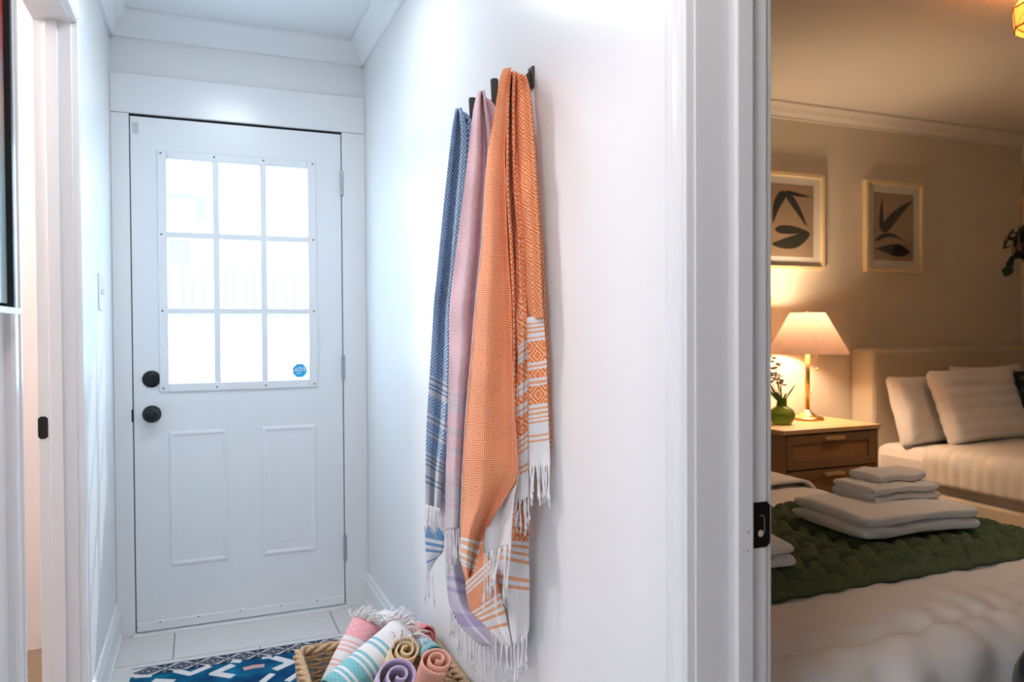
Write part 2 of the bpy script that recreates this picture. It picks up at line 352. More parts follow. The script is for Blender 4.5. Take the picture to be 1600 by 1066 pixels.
for (px, py, w_, h_) in [(1169.5, 832, 2, 6), (1169, 861, 2.4, 4), (1163, 862, 4, 1.2), (1193, 855, 1.5, 3), (1146, 853, 1.5, 2)]:
    y_ = YJ-.0112 if px < 1172 and px > 1140 else YJ-.0002
    p = AT(px, py, 'y', y_); q = 1.13/F_PX
    MB().prism([(-w_/2, -h_*.3), (w_*.3, -h_/2), (w_/2, h_*.2), (-w_*.1, h_/2)], lambda a, c: (p.x+a*q, y_-.0002, p.z+c*q), lambda a, c: (p.x+a*q, y_+.0002, p.z+c*q)).build('paint_chip', 'chip', j)
bx(XRB, XRB+.016, YJ+.006, YJ+.07, 0, 2.10).build('trim_15', 'trim', None, kind='structure', label='bedroom side casing of the doorway', cat='casing', bevel=.003)

# ------------------------------------------------------------------ left doorway, picture, switch
lj = struct('trim_16', bx(XLB-.001, XL+.001, LJ1, LJ1+.02, 0, 2.05), 'jamb', label='white jamb of the left doorway with a small black strike plate', cat='door jamb', bevel=.0015)
bx(XL-.060, XL-.030, LJ1-.011, LJ1, 0, 2.03).build('door_stop', 'jamb', lj, bevel=.002)
struct('trim_17', MB().box(XLB-.001, XL+.001, LJ0, LJ0+.02, 0, 2.05).box(XLB, XL, LJ0+.02, LJ1, 2.03, 2.05), 'jamb', label='near jamb and head of the left doorway', cat='door jamb')
strike(lj, -.4035, -.380, LJ1, .915, .975)
struct('trim_18', MB().prism(cpf, lambda a, b: (XL+b, LJ1+.072-a, 0), lambda a, b: (XL+b, LJ1+.072-a, 2.10)), 'trim', label='moulded white casing beside the light switch', cat='casing')
struct('trim_19', MB().prism(cpf, lambda a, b: (XL+b, LJ0-.055+a, 0), lambda a, b: (XL+b, LJ0-.055+a, 2.10)), 'trim', label='moulded white casing beside the framed picture', cat='casing')
struct('trim_20', MB().prism(cpf, lambda a, b: (XL+b, LJ0-.055, 2.10-a), lambda a, b: (XL+b, LJ1+.072, 2.10-a)), 'trim', label='white head casing of the left doorway', cat='casing')
t = empty('light_switch', (XL, 2.935, 1.335), label='white double light switch on the left hallway wall', cat='light switch')
bx(XL, XL+.006, 2.879, 2.992, 1.274, 1.396).build('plate', 'trim', t, bevel=.002)
for y in (2.912, 2.958): bx(XL+.005, XL+.016, y-.005, y+.005, 1.325, 1.346).build('toggle', 'trim', t, bevel=.002)
# abstract picture at the left edge
t = empty('framed_picture', (XL, 1.2, 1.6), label='abstract red and blue picture in a thin black frame at the left edge', cat='picture')
m, nt, pb = new_mat('abstract_print')
tc = nt.nodes.new('ShaderNodeTexCoord'); sx = nt.nodes.new('ShaderNodeSeparateXYZ'); nz = nt.nodes.new('ShaderNodeTexNoise'); nz.inputs['Scale'].default_value = 4
ad = nt.nodes.new('ShaderNodeMath'); ad.operation = 'MULTIPLY_ADD'; ad.inputs[1].default_value = .25
rp = nt.nodes.new('ShaderNodeValToRGB'); e = rp.color_ramp.elements
e[0].position = 1.30/3; e[0].color = (.62, .78, .84, 1); e[1].position = 1.99/3; e[1].color = (.80, .05, .04, 1)
for ps, cc in ((1.55/3, (.50, .74, .80, 1)), (1.72/3, (.78, .55, .45, 1)), (1.78/3, (.55, .50, .62, 1)), (1.86/3, (.82, .10, .08, 1))): n_ = e.new(ps); n_.color = cc
dv = nt.nodes.new('ShaderNodeMath'); dv.operation = 'MULTIPLY'; dv.inputs[1].default_value = 1/3
nt.links.new(tc.outputs['Object'], sx.inputs[0]); nt.links.new(tc.outputs['Object'], nz.inputs[0]); nt.links.new(nz.outputs[0], ad.inputs[0]); nt.links.new(sx.outputs[2], ad.inputs[2])
nt.links.new(ad.outputs[0], dv.inputs[0]); nt.links.new(dv.outputs[0], rp.inputs[0]); nt.links.new(rp.outputs[0], pb.inputs['Base Color']); pb.inputs['Roughness'].default_value = .15
PY1 = 1.525
bx(XL+.004, XL+.014, .98, PY1-.012, 1.25, 2.06).build('print', m, t)
bx(XL+.002, XL+.024, PY1-.014, PY1, 1.242, 2.07).build('frame_side', 'black', t)
bx(XL+.002, XL+.024, .97, .984, 1.242, 2.07).build('frame_side', 'black', t)
bx(XL+.002, XL+.024, .984, PY1-.014, 2.056, 2.07).build('frame_rail', 'black', t)
bx(XL+.002, XL+.030, .97, PY1+.004, 1.232, 1.242).build('ledge', 'trim', t, label='white ledge under the picture')

# ================================================================== TOWELS ON HOOKS
def cloth_mat(name, ground, line, white, stripe, bands, pu=.030, pv=.038, rings=4.0, kind='sq', trans=.10, skew=0.0):
    """woven cotton: bands = [(v, code)] down the cloth, code p = ring motif, w = plain white, s = stripe"""
    m, nt, b = new_mat(name); N = nt.nodes.new; L = nt.links.new
    def math_(op, a, bb=None, c=None):
        n = N('ShaderNodeMath'); n.operation = op
        for i, x in enumerate((a, bb, c)):
            if x is None: continue
            if isinstance(x, (int, float)): n.inputs[i].default_value = x
            else: L(x, n.inputs[i])
        return n.outputs[0]
    up = N('ShaderNodeUVMap'); up.uv_map = 'pat'; ub = N('ShaderNodeUVMap'); ub.uv_map = 'band'
    s1 = N('ShaderNodeSeparateXYZ'); L(up.outputs[0], s1.inputs[0]); s2 = N('ShaderNodeSeparateXYZ'); L(ub.outputs[0], s2.inputs[0])
    u, v = s1.outputs[0], s1.outputs[1]
    if skew: v = math_('MULTIPLY_ADD', u, skew, v)
    a = math_('ABSOLUTE', math_('SUBTRACT', math_('FRACT', math_('DIVIDE', u, pu)), .5))
    c = math_('ABSOLUTE', math_('SUBTRACT', math_('FRACT', math_('DIVIDE', v, pv)), .5))
    d = math_('MAXIMUM', a, c) if kind == 'sq' else math_('ADD', a, c)
    k = rings*2 if kind == 'sq' else rings
    w = math_('COSINE', math_('MULTIPLY', math_('SUBTRACT', d, .5), 2*PI*k))
    fac = N('ShaderNodeClamp'); L(math_('MULTIPLY_ADD', w, 1.3, .25), fac.inputs[0])
    mixp = N('ShaderNodeMix'); mixp.data_type = 'RGBA'; L(fac.outputs[0], mixp.inputs[0])
    mixp.inputs[6].default_value = (*ground, 1); mixp.inputs[7].default_value = (*line, 1)
    def ramp(code):
        r = N('ShaderNodeValToRGB'); r.color_ramp.interpolation = 'CONSTANT'; e = r.color_ramp.elements
        seq = []
        for ps, cd in bands:
            val = 1.0 if cd == code else 0.0
            if not seq or seq[-1][1] != val: seq.append((ps, val))
        e[0].position = 0; e[0].color = (seq[0][1],)*3+(1,)
        if len(seq) == 1: e.remove(e[1])
        else:
            e[1].position = seq[1][0]; e[1].color = (seq[1][1],)*3+(1,)
            for ps, val in seq[2:]: q = e.new(ps); q.color = (val,)*3+(1,)
        L(s2.outputs[1], r.inputs[0]); return r.outputs[0]
    ms = N('ShaderNodeMix'); ms.data_type = 'RGBA'; L(ramp('s'), ms.inputs[0]); ms.inputs[6].default_value = (*white, 1); ms.inputs[7].default_value = (*stripe, 1)
    mf = N('ShaderNodeMix'); mf.data_type = 'RGBA'; L(ramp('p'), mf.inputs[0]); L(ms.outputs[2], mf.inputs[6]); L(mixp.outputs[2], mf.inputs[7])
    L(mf.outputs[2], b.inputs['Base Color']); b.inputs['Roughness'].default_value = .9; b.inputs['Sheen Weight'].default_value = .15; b.inputs['Specular IOR Level'].default_value = .15
    # weave relief
    wv = N('ShaderNodeTexWave'); wv.inputs['Scale'].default_value = 260; wv.bands_direction = 'DIAGONAL'; L(up.outputs[0], wv.inputs[0])
    hh = math_('MULTIPLY_ADD', fac.outputs[0], .8, math_('MULTIPLY', wv.outputs[1], .35))
    bp = N('ShaderNodeBump'); bp.inputs['Strength'].default_value = .35; bp.inputs['Distance'].default_value = .0012; L(hh, bp.inputs['Height']); L(bp.outputs[0], b.inputs['Normal'])
    tr = N('ShaderNodeBsdfTranslucent'); L(mf.outputs[2], tr.inputs[0]); mx = N('ShaderNodeMixShader'); mx.inputs[0].default_value = trans
    L(b.outputs[0], mx.inputs[1]); L(tr.outputs[0], mx.inputs[2]); L(mx.outputs[0], nt.nodes['Material Output'].inputs[0])
    return m
def crom(p0, p1, p2, p3, t):
    return [.5*((2*b)+(-a+c)*t+(2*a-5*b+4*c-d)*t*t+(-a+3*b-3*c+d)*t**3) for a, b, c, d in zip(p0, p1, p2, p3)]
def sheet(name, rungs, m, parent, nu=16, folds=(), uref=0.0, step=7.0, seed=0, thick=.0016, label=None, cuts=None, rough=.0015):
    """hanging cloth: every rung is (left px, py, right px, py, left offset, right offset from the wall)"""
    rows_ = []; n = len(rungs)
    for i in range(n-1):
        p0, p1, p2, p3 = rungs[max(i-1, 0)], rungs[i], rungs[i+1], rungs[min(i+2, n-1)]
        ln = max(abs(p2[1]-p1[1]), abs(p2[3]-p1[3]), 4); k = max(2, int(ln/step))
        for q in range(k): rows_.append((i+q/k, crom(p0, p1, p2, p3, q/k)))
    rows_.append((n-1, list(rungs[-1])))
    mb = MB(); pat = []; band = []; vacc = 0; prev = None; wref = max(r[2]-r[0] for r in rungs)*.85
    for vi, r in rows_:
        lx, ly, rx, ry, ol, orr = r
        ym = (ly+ry)/2; xm = (lx+rx)/2
        mid = AT(xm, ym, 'x', XR-(ol+orr)/2); dep = (mid-Vector((0, 0, CZ))).dot(_F)
        if prev is not None: vacc += math.hypot(xm-prev[0], ym-prev[1])*dep/F_PX
        prev = (xm, ym)
        vf = vi/(n-1)
        for i in range(nu+1):
            u = i/nu; off = ol+(orr-ol)*u
            for (c, wdt, amp, *va) in folds:
                fade = 1.0
                if va: fade = max(0, min(1, (vi-va[0])/max(1e-3, va[1])))
                off += amp*fade*math.exp(-((u-c)/wdt)**2)
            px, py = lx+(rx-lx)*u, ly+(ry-ly)*u
            off += rough*noise.noise(Vector((px*.045+seed*9.1, py*.018, seed*3.3)))*2
            mb.v.append(tuple(AT(px, py, 'x', XR-max(off, .004))))
            pat.append(((px-(lx+(rx-lx)*uref))*dep/F_PX*(wref/max(8, rx-lx))**.4, vacc)); band.append((u, vi/(n-1)))
    nv = len(rows_)
    mb.f = [(j*(nu+1)+i, j*(nu+1)+i+1, (j+1)*(nu+1)+i+1, (j+1)*(nu+1)+i) for j in range(nv-1) for i in range(nu)]
    mb.uv = {'pat': pat, 'band': band}
    return mb.build(name, m, parent, smooth=True, solid=thick, label=label)
def fringe(edge, n, ln, parent, m='white_yarn', seed=1, sway=.006, r=.0018, name='fringe', loops=0):
    rd = random.Random(seed); mb = MB()
    tot = [0]
    for a, b in zip(edge, edge[1:]): tot.append(tot[-1]+math.hypot(b[0]-a[0], b[1]-a[1]))
    n = max(4, int(n*.8))
    for k in range(n):
        s = tot[-1]*(k+.5+rd.uniform(-.3, .3))/n; i = max(q for q in range(len(edge)-1) if tot[q] <= s+1e-9)
        t = (s-tot[i])/(tot[i+1]-tot[i]); e = [edge[i][q]+(edge[i+1][q]-edge[i][q])*t for q in range(3)]
        p = AT(e[0], e[1], 'x', XR-max(e[2], .006)); L_ = ln*rd.uniform(.55, 1.1)
        dy, dx = rd.gauss(0, sway), rd.gauss(0, sway*.5); ph = rd.uniform(0, 6.3); wv = rd.uniform(.001, .003)
        path = []; rs = []
        for q in range(9):
            g = q/8
            x = min(p.x+dx*g+wv*.5*math.sin(ph+g*9), XR-.004)
            path.append((x, p.y+dy*g+wv*math.sin(ph+g*8), p.z+.004-L_*g)); rs.append(r*(1+.25*math.sin(g*40+ph)))
        rs[-2] = r*2.1; rs[-1] = r*.9
        mb.tube(path, rs, 5)
        for h in range(2):
            q = path[-1]; mb.tube([q, (min(q[0]+rd.gauss(0, .002), XR-.004), q[1]+rd.gauss(0, .003), q[2]-.012)], [r*.6, r*.4], 4)
    return mb.build(name, m, parent, smooth=True, kind='stuff')

W_ = (.93, .915, .93)
OR_G, OR_L, OR_S = (1.0, .215, .026), (1.0, .67, .46), (.95, .48, .27)
def px_bands(rungs, lst, side='r'):
    """turn band edges measured in py along one edge of the sheet into 0..1 down its rungs"""
    ys = [r[3] if side == 'r' else r[1] for r in rungs]; n = len(ys); out = []
    for y, c in lst:
        v = 0.0
        for i in range(n-1):
            if ys[i] <= y <= ys[i+1]: v = (i+(y-ys[i])/(ys[i+1]-ys[i]))/(n-1); break
        else: v = 0.0 if y < ys[0] else 1.0
        out.append((v, c))
    return out
def hook(y, lab, zt=1.776):
    t = empty('wall_hook', (XR, y, 1.745), label=lab, cat='hook', group='dark wall hooks')
    bx(XR-.005, XR, y-.013, y+.013, 1.722, 1.768).build('plate', 'hook', t, bevel=.001)
    MB().prism([(0, 1.724), (-.060, 1.712), (-.062, 1.720), (-.02, 1.738), (0, 1.764)], lambda a, c: (XR-.004+a, y-.006, c), lambda a, c: (XR-.004+a, y+.006, c)).build('arm', 'hook', t, bevel=.001)
    MB().tube([(XR-.040, y-.004, 1.712), (XR-.040, y-.004, zt-.004), (XR-.040, y-.004, zt)], [.0062, .0094, .0084], 16).build('prong', 'hook', t, smooth=False, bevel=.0008)
    MB().tube([(XR-.060, y, 1.712), (XR-.060, y, 1.724)], [.006, .007], 14).build('prong', 'hook', t, bevel=.0008)
hook(1.806, 'dark tapered hook holding the blue towel, farthest of three')
hook(1.652, 'dark tapered hook holding the pink towel, middle of three')
hook(1.524, 'dark hook holding the orange towel, nearest of three', 1.738)

# ---- blue towel
BL_G, BL_L, BL_S = (.13, .32, .62), (.78, .87, .96), (.22, .36, .58)
tb = empty('hanging_towel', (.60, 1.83, 1.74), label='blue and white fringed towel hanging on the farthest hook', cat='towel', group='towels on hooks')
bl = [(712, 170, 721, 168, .078, .070), (708, 190, 726, 186, .088, .062), (704, 222, 729, 217, .092, .052), (693, 320, 724, 318, .096, .050), (682, 436, 712, 445, .100, .050), (678, 475, 708, 487, .100, .050),
      (672, 572, 708, 590, .102, .050), (667, 655, 703, 674, .104, .052), (665, 720, 693, 736, .104, .060), (664, 790, 688, 798, .104, .066)]
bb = px_bands(bl, [(0, 'p'), (582, 'w'), (587, 's'), (590, 'w'), (594, 's'), (597, 'w'), (601, 's'), (604, 'w'), (612, 'p'), (641, 'w'), (646, 's'), (649, 'w'), (655, 'p'), (667, 'w'), (670, 's'), (673, 'w'), (677, 'p'),
                      (704, 'w'), (708, 's'), (711, 'w'), (715, 's'), (718, 'w'), (722, 's'), (725, 'w'), (739, 's'), (742, 'w'), (746, 's'), (749, 'w')], 'l')
mblue = cloth_mat('blue_towel', BL_G, BL_L, (.74, .77, .83), BL_S, bb, .028, .040, 4.4, 'dia')
sheet('front_fold', bl, mblue, tb, 18, folds=[(.45, .16, -.012), (.75, .12, .010)], seed=1)
mblue2 = cloth_mat('blue_towel_fold', BL_G, BL_L, W_, BL_S, [(0, 'p')], .028, .04, 3.6, 'dia')
sheet('side_fold', [(721, 174, 728, 176, .066, .058), (723, 192, 738, 192, .062, .045), (722, 230, 736, 230, .055, .040), (718, 300, 732, 300, .05, .03), (712, 360, 728, 360, .045, .025)], mblue2, tb, 8, seed=2)
bl3 = [(664, 800, 694, 800, .085, .05), (664, 830, 694, 835, .085, .05), (665, 858, 692, 862, .085, .05), (667, 884, 682, 874, .085, .06), (669, 897, 673, 892, .08, .075)]
mb3 = cloth_mat('blue_towel_hem', BL_G, BL_L, (.78, .82, .88), (.18, .38, .66), px_bands(bl3, [(0, 'w'), (822, 's'), (840, 'w'), (846, 's'), (851, 'w'), (857, 's'), (862, 'w'), (876, 's'), (880, 'w')], 'l'), .03, .04)
sheet('lower_corner', bl3, mb3, tb, 8, seed=3)
fringe([(664, 790, .106), (676, 794, .096), (688, 798, .082)], 15, .075, tb, seed=4)
fringe([(667, 886, .088), (669, 897, .082), (675, 890, .078)], 5, .10, tb, seed=5)

# ---- pink towel
PK_G, PK_L, PK_S = (.92, .58, .67), (.96, .84, .89), (.82, .62, .71)
tp = empty('hanging_towel', (.60, 1.67, 1.74), label='dusty pink fringed towel hanging on the middle hook', cat='towel', group='towels on hooks')
pk = [(747, 143, 757, 141, .076, .070), (742, 160, 760, 160, .086, .064), (737, 190, 766, 198, .098, .055), (731, 245, 772, 250, .106, .045), (725, 297, 772, 300, .112, .045), (712, 399, 770, 405, .118, .045),
      (703, 480, 764, 490, .122, .045), (702, 554, 757, 566, .124, .05), (701, 610, 750, 624, .124, .052), (700, 640, 746, 654, .124, .055), (698, 700, 742, 714, .122, .06), (697, 742, 740, 756, .120, .06), (696, 790, 738, 800, .118, .065), (696, 830, 734, 820, .112, .07)]
pb_ = px_bands(pk, [(0, 'p'), (606, 'w'), (612, 's'), (615, 'w'), (620, 's'), (623, 'w'), (628, 's'), (631, 'w'), (640, 'p'), (666, 'w'), (670, 's'), (673, 'w'), (678, 'p'), (692, 'w'), (696, 's'), (699, 'w'), (704, 'p'),
                       (736, 'w'), (741, 's'), (744, 'w'), (750, 's'), (753, 'w'), (775, 's'), (778, 'w'), (784, 's'), (787, 'w')], 'l')
mpink = cloth_mat('pink_towel', PK_G, PK_L, (.80, .74, .80), PK_S, pb_, .024, .032, 4.2, 'dia')
sheet('front_fold', pk, mpink, tp, 22, folds=[(.35, .2, .008), (.62, .10, -.014), (.85, .12, .008)], seed=6)
mpink2 = cloth_mat('pink_towel_fold', PK_G, PK_L, W_, PK_S, [(0, 'p')], .026, .034, 3.6, 'dia')
sheet('side_fold', [(758, 152, 766, 156, .066, .058), (760, 172, 778, 176, .060, .042), (764, 210, 780, 214, .05, .035), (766, 260, 782, 262, .045, .03), (766, 320, 784, 320, .04, .025)], mpink2, tp, 8, seed=7)
mlil = cloth_mat('lilac_hem', PK_G, PK_L, (.74, .70, .82), (.60, .54, .74), [(0, 'w'), (.25, 's'), (.29, 'w'), (.34, 's'), (.38, 'w'), (.60, 's'), (.63, 'w'), (.67, 's'), (.70, 'w')], .03, .04)
sheet('back_fold', [(699, 640, 712, 645, .06, .05), (693, 690, 710, 695, .06, .045), (686, 740, 706, 748, .06, .045), (685, 790, 704, 800, .06, .045), (688, 830, 704, 835, .06, .045)], mlil, tp, 8, seed=8)
mq = cloth_mat('lilac_back', PK_G, PK_L, (.72, .68, .80), (.55, .47, .70), [(0, 'w'), (.34, 's'), (.37, 'w'), (.41, 's'), (.44, 'w'), (.62, 's'), (.74, 'w')], .03, .04)
sheet('lower_fold', [(697, 790, 740, 800, .095, .05), (695, 830, 740, 840, .095, .05), (696, 880, 742, 890, .09, .05), (699, 920, 748, 935, .085, .05), (703, 947, 760, 958, .08, .045), (716, 974, 780, 980, .07, .04), (735, 995, 795, 995, .06, .035), (752, 1010, 802, 1006, .05, .03)], mq, tp, 16, folds=[(.3, .12, .012), (.7, .15, -.01)], seed=9)
fringe([(696, 832, .118), (712, 830, .10), (732, 822, .08)], 16, .10, tp, seed=10)
fringe([(703, 950, .082), (716, 976, .072), (735, 997, .062), (752, 1011, .052), (775, 1010, .045)], 20, .085, tp, seed=11)

# ---- orange towel
to = empty('hanging_towel', (.60, 1.50, 1.74), label='bright orange diamond-weave towel with white fringe on the nearest hook', cat='towel', group='towels on hooks')
A = [(787, 108, 799, 105, .080, .070), (781, 122, 796, 122, .094, .070), (776, 158, 793, 160, .108, .074), (764, 230, 789, 234, .126, .086), (759, 280, 790, 284, .134, .090), (753, 380, 793, 382, .142, .085), (744, 470, 799, 472, .150, .080),
     (738, 540, 801, 556, .154, .078), (729, 640, 805, 650, .158, .076), (723, 740, 809, 735, .160, .076), (721, 795, 795, 770, .158, .088), (720, 818, 772, 806, .156, .108), (720, 838, 753, 846, .154, .120), (721, 880, 741, 892, .150, .132), (728, 905, 734, 903, .145, .140)]
ab = [(0, 'p')]+[(x/14, c) for x, c in ((12.0, 'w'), (12.13, 's'), (12.26, 'w'), (12.4, 's'), (12.53, 'w'), (12.66, 's'), (12.78, 'w'), (12.88, 's'), (12.96, 'w'), (13.05, 'p'))]
mo = cloth_mat('orange_towel', OR_G, OR_L, W_, OR_S, ab, .0270, .0350, 4.0, 'sq')
sheet('front_fold', A, mo, to, 26, folds=[(.40, .16, .012, 3, 3), (0.0, .12, -.020, 2, 3), (.8, .14, -.006, 1, 2)], uref=.40, seed=12)
MB().tube([AT(r[0]-.5, r[1], 'x', XR-r[4]+.018) for r in A[3:13]], .0011, 5).build('selvedge', 'white_yarn', to, smooth=True)
mo2 = cloth_mat('orange_towel_plain', OR_G, OR_L, W_, OR_S, [(0, 'p')], .022, .034, 3.6, 'dia')
Mid = [(793, 112, 806, 112, .064, .056), (789, 160, 805, 152, .066, .052), (786, 235, 807, 232, .070, .045), (786, 300, 809, 294, .068, .040), (789, 380, 818, 382, .062, .036), (794, 470, 822, 482, .055, .032), (796, 560, 822, 560, .050, .03), (798, 640, 822, 640, .046, .03), (800, 720, 822, 720, .044, .03), (800, 790, 822, 790, .044, .03)]
sheet('inner_fold', Mid, mo2, to, 20, folds=[(.18, .10, -.014), (.36, .09, .012), (.55, .09, -.018), (.8, .1, .012)], seed=13)
Ee = [(806, 360, 816, 350, .050, .046), (806, 440, 820, 430, .052, .044), (808, 530, 824, 518, .056, .044), (809, 560, 824, 548, .058, .044), (806, 640, 824, 628, .060, .044), (806, 700, 825, 685, .060, .044), (804, 745, 825, 735, .060, .044), (803, 788, 826, 776, .060, .044)]
eb = px_bands(Ee, [(0, 'p'), (528, 'w'), (533, 's'), (537, 'w'), (542, 's'), (546, 'w'), (551, 's'), (555, 'w'), (560, 'p'), (593, 'w'), (599, 's'), (603, 'w'), (608, 'p'), (625, 'w'), (631, 's'), (635, 'w'), (640, 'p'), (672, 'w'), (677, 's'), (681, 'w'), (686, 's'), (690, 'w'), (695, 's'), (699, 'w'), (722, 's'), (726, 'w'), (731, 's'), (735, 'w')])
sheet('middle_hem', Ee, cloth_mat('orange_middle_hem', OR_G, OR_L, W_, OR_S, eb, .026, .034, 3.0, 'dia'), to, 10, folds=[(.5, .2, .006)], seed=14)
fringe([(803, 788, .062), (814, 782, .056), (826, 776, .048)], 9, .075, to, seed=15, r=.0017)
Cc = [(800, 110, 822, 119, .068, .034), (801, 130, 827, 135, .064, .022), (802, 160, 830, 155, .060, .020), (803, 220, 835, 210, .060, .020), (806, 290, 839, 280, .060, .020), (815, 380, 844, 366, .058, .020), (818, 470, 848, 468, .056, .020), (824, 500, 850, 498, .050, .020)]
sheet('side_fold', Cc, cloth_mat('orange_side', OR_G, OR_L, W_, OR_S, [(0, 'p')], .034, .038, 5.0, 'dia'), to, 16, folds=[(.85, .12, .006), (.1, .14, -.01)], uref=.5, seed=16)
Ch = [(824, 497, 850, 495, .046, .020), (823, 503, 850, 500, .050, .020), (825, 560, 854, 555, .052, .020), (826, 600, 855, 596, .052, .020), (826, 660, 857, 655, .052, .020), (827, 731, 860, 728, .052, .020)]
cb = px_bands(Ch, [(0, 'w'), (504, 's'), (507, 'w'), (511, 's'), (514, 'w'), (518, 's'), (521, 'w'), (526, 's'), (528, 'w'), (531, 'p'), (562, 'w'), (566, 's'), (570, 'w'), (574, 'p'), (589, 'w'), (593, 's'), (597, 'w'), (601, 'p'), (631, 'w'), (635, 's'), (638, 'w'), (642, 's'), (645, 'w'), (649, 's'), (651, 'w'), (655, 's'), (657, 'w'), (675, 's'), (678, 'w'), (682, 's'), (685, 'w')])
sheet('side_hem', Ch, cloth_mat('orange_side_hem', OR_G, OR_L, W_, OR_S, cb, .030, .040, 4.0, 'dia'), to, 10, folds=[(.3, .2, .004)], uref=.5, seed=17)
fringe([(828, 731, .054), (844, 730, .036), (860, 728, .022)], 13, .078, to, seed=18, r=.0018)
sheet('back_edge', [(824, 138, 829, 140, .012, .006), (833, 230, 838, 232, .012, .006), (841, 361, 847, 361, .012, .006), (846, 480, 853, 480, .012, .006), (850, 560, 857, 560, .012, .006), (852, 700, 861, 700, .012, .006)], mo2, to, 5, seed=19)
mwh = cloth_mat('orange_towel_underside', OR_G, OR_L, W_, OR_S, [(0, 's'), (.06, 'w'), (.14, 's'), (.2, 'w')], .03, .04)
Bq = [(778, 785, 812, 735, .095, .070), (765, 812, 804, 775, .108, .078), (756, 840, 800, 815, .118, .088), (756, 866, 798, 852, .118, .092)]
sheet('turned_underside', Bq, mwh, to, 12, folds=[(.5, .2, -.008)], seed=20)
fringe([(756, 868, .120), (778, 860, .108), (798, 853, .094)], 13, .115, to, seed=21, sway=.012, r=.0017)
g1 = [(722, 880, 757, 842, .085, .06), (727, 902, 762, 868, .085, .06), (729, 928, 772, 890, .083, .06), (735, 955, 780, 922, .078, .055), (747, 968, 788, 950, .072, .05), (766, 986, 794, 980, .062, .045), (794, 1014, 800, 1010, .048, .044)]
g1b = [(0, 'p')]+[(x/6, c) for x, c in ((1.35, 'w'), (1.48, 's'), (1.62, 'w'), (1.8, 's'), (1.92, 'w'), (2.05, 'p'), (3.15, 'w'), (3.3, 's'), (3.5, 'w'), (3.7, 's'), (3.9, 'w'), (4.1, 's'), (4.3, 'w'), (4.75, 's'), (4.92, 'w'))]
sheet('lower_front_corner', g1, cloth_mat('orange_lower_front', OR_G, OR_L, W_, OR_S, g1b, .027, .034, 4.0, 'sq'), to, 14, folds=[(.6, .2, .008)], seed=22)
g2 = [(800, 770, 826, 770, .032, .020), (796, 820, 826, 815, .034, .020), (784, 860, 826, 868, .040, .020), (776, 900, 827, 908, .045, .022), (782, 950, 827, 950, .044, .022), (790, 985, 826, 985, .042, .022), (796, 1012, 818, 1004, .042, .026)]
g2b = px_bands(g2, [(0, 'p'), (846, 'w'), (852, 's'), (857, 'w'), (864, 's'), (869, 'w'), (876, 's'), (881, 'w'), (905, 's'), (910, 'w'), (917, 's'), (922, 'w')])
sheet('lower_back_corner', g2, cloth_mat('orange_lower_back', OR_G, OR_L, W_, OR_S, g2b, .026, .034, 3.0, 'dia'), to, 14, folds=[(.45, .14, .010)], seed=23)
fringe([(766, 987, .064), (794, 1014, .05), (808, 1008, .038), (824, 988, .026)], 18, .085, to, seed=24)

# ================================================================== RUG
RX0, RX1, RY1 = -.237, .50, 2.99
m, nt, b_ = new_mat('rug_blue'); N = nt.nodes.new; L = nt.links.new
tc = N('ShaderNodeTexCoord'); n1 = N('ShaderNodeTexNoise'); n1.inputs['Scale'].default_value = 9; n1.inputs['Detail'].default_value = 6
rp = N('ShaderNodeValToRGB'); rp.color_ramp.elements[0].position = .34; rp.color_ramp.elements[0].color = (.006, .048, .14, 1); rp.color_ramp.elements[1].position = .68; rp.color_ramp.elements[1].color = (.010, .19, .33, 1)
L(tc.outputs['Object'], n1.inputs[0]); L(n1.outputs[0], rp.inputs[0]); L(rp.outputs[0], b_.inputs['Base Color']); b_.inputs['Roughness'].default_value = .95; b_.inputs['Specular IOR Level'].default_value = .1
n2 = N('ShaderNodeTexNoise'); n2.inputs['Scale'].default_value = 500; L(tc.outputs['Object'], n2.inputs[0]); bp = N('ShaderNodeBump'); bp.inputs['Strength'].default_value = .6; bp.inputs['Distance'].default_value = .002; L(n2.outputs[0], bp.inputs['Height']); L(bp.outputs[0], b_.inputs['Normal'])
M['rug_blue'] = m; M['rug_white'] = mat('rug_ivory', (.80, .76, .75), .95, bump=.4, bscale=400); M['rug_pink'] = mat('rug_pink', (.68, .38, .36), .95, bump=.4, bscale=400); M['rug_navy'] = mat('rug_navy', (.010, .030, .075), .95, bump=.4, bscale=400)
rug = empty('runner_rug', (.13, 1.8, 0), label='teal blue patterned hallway runner rug with ivory chevrons', cat='rug')
bx(RX0, RX1, .2, RY1-.078, .0008, .0075).build('pile', 'rug_blue', rug, bevel=.002)
bd = bx(RX0, RX1, RY1-.078, RY1, .0008, .0075).build('border', 'rug_white', rug, bevel=.002, label='navy and ivory geometric border')
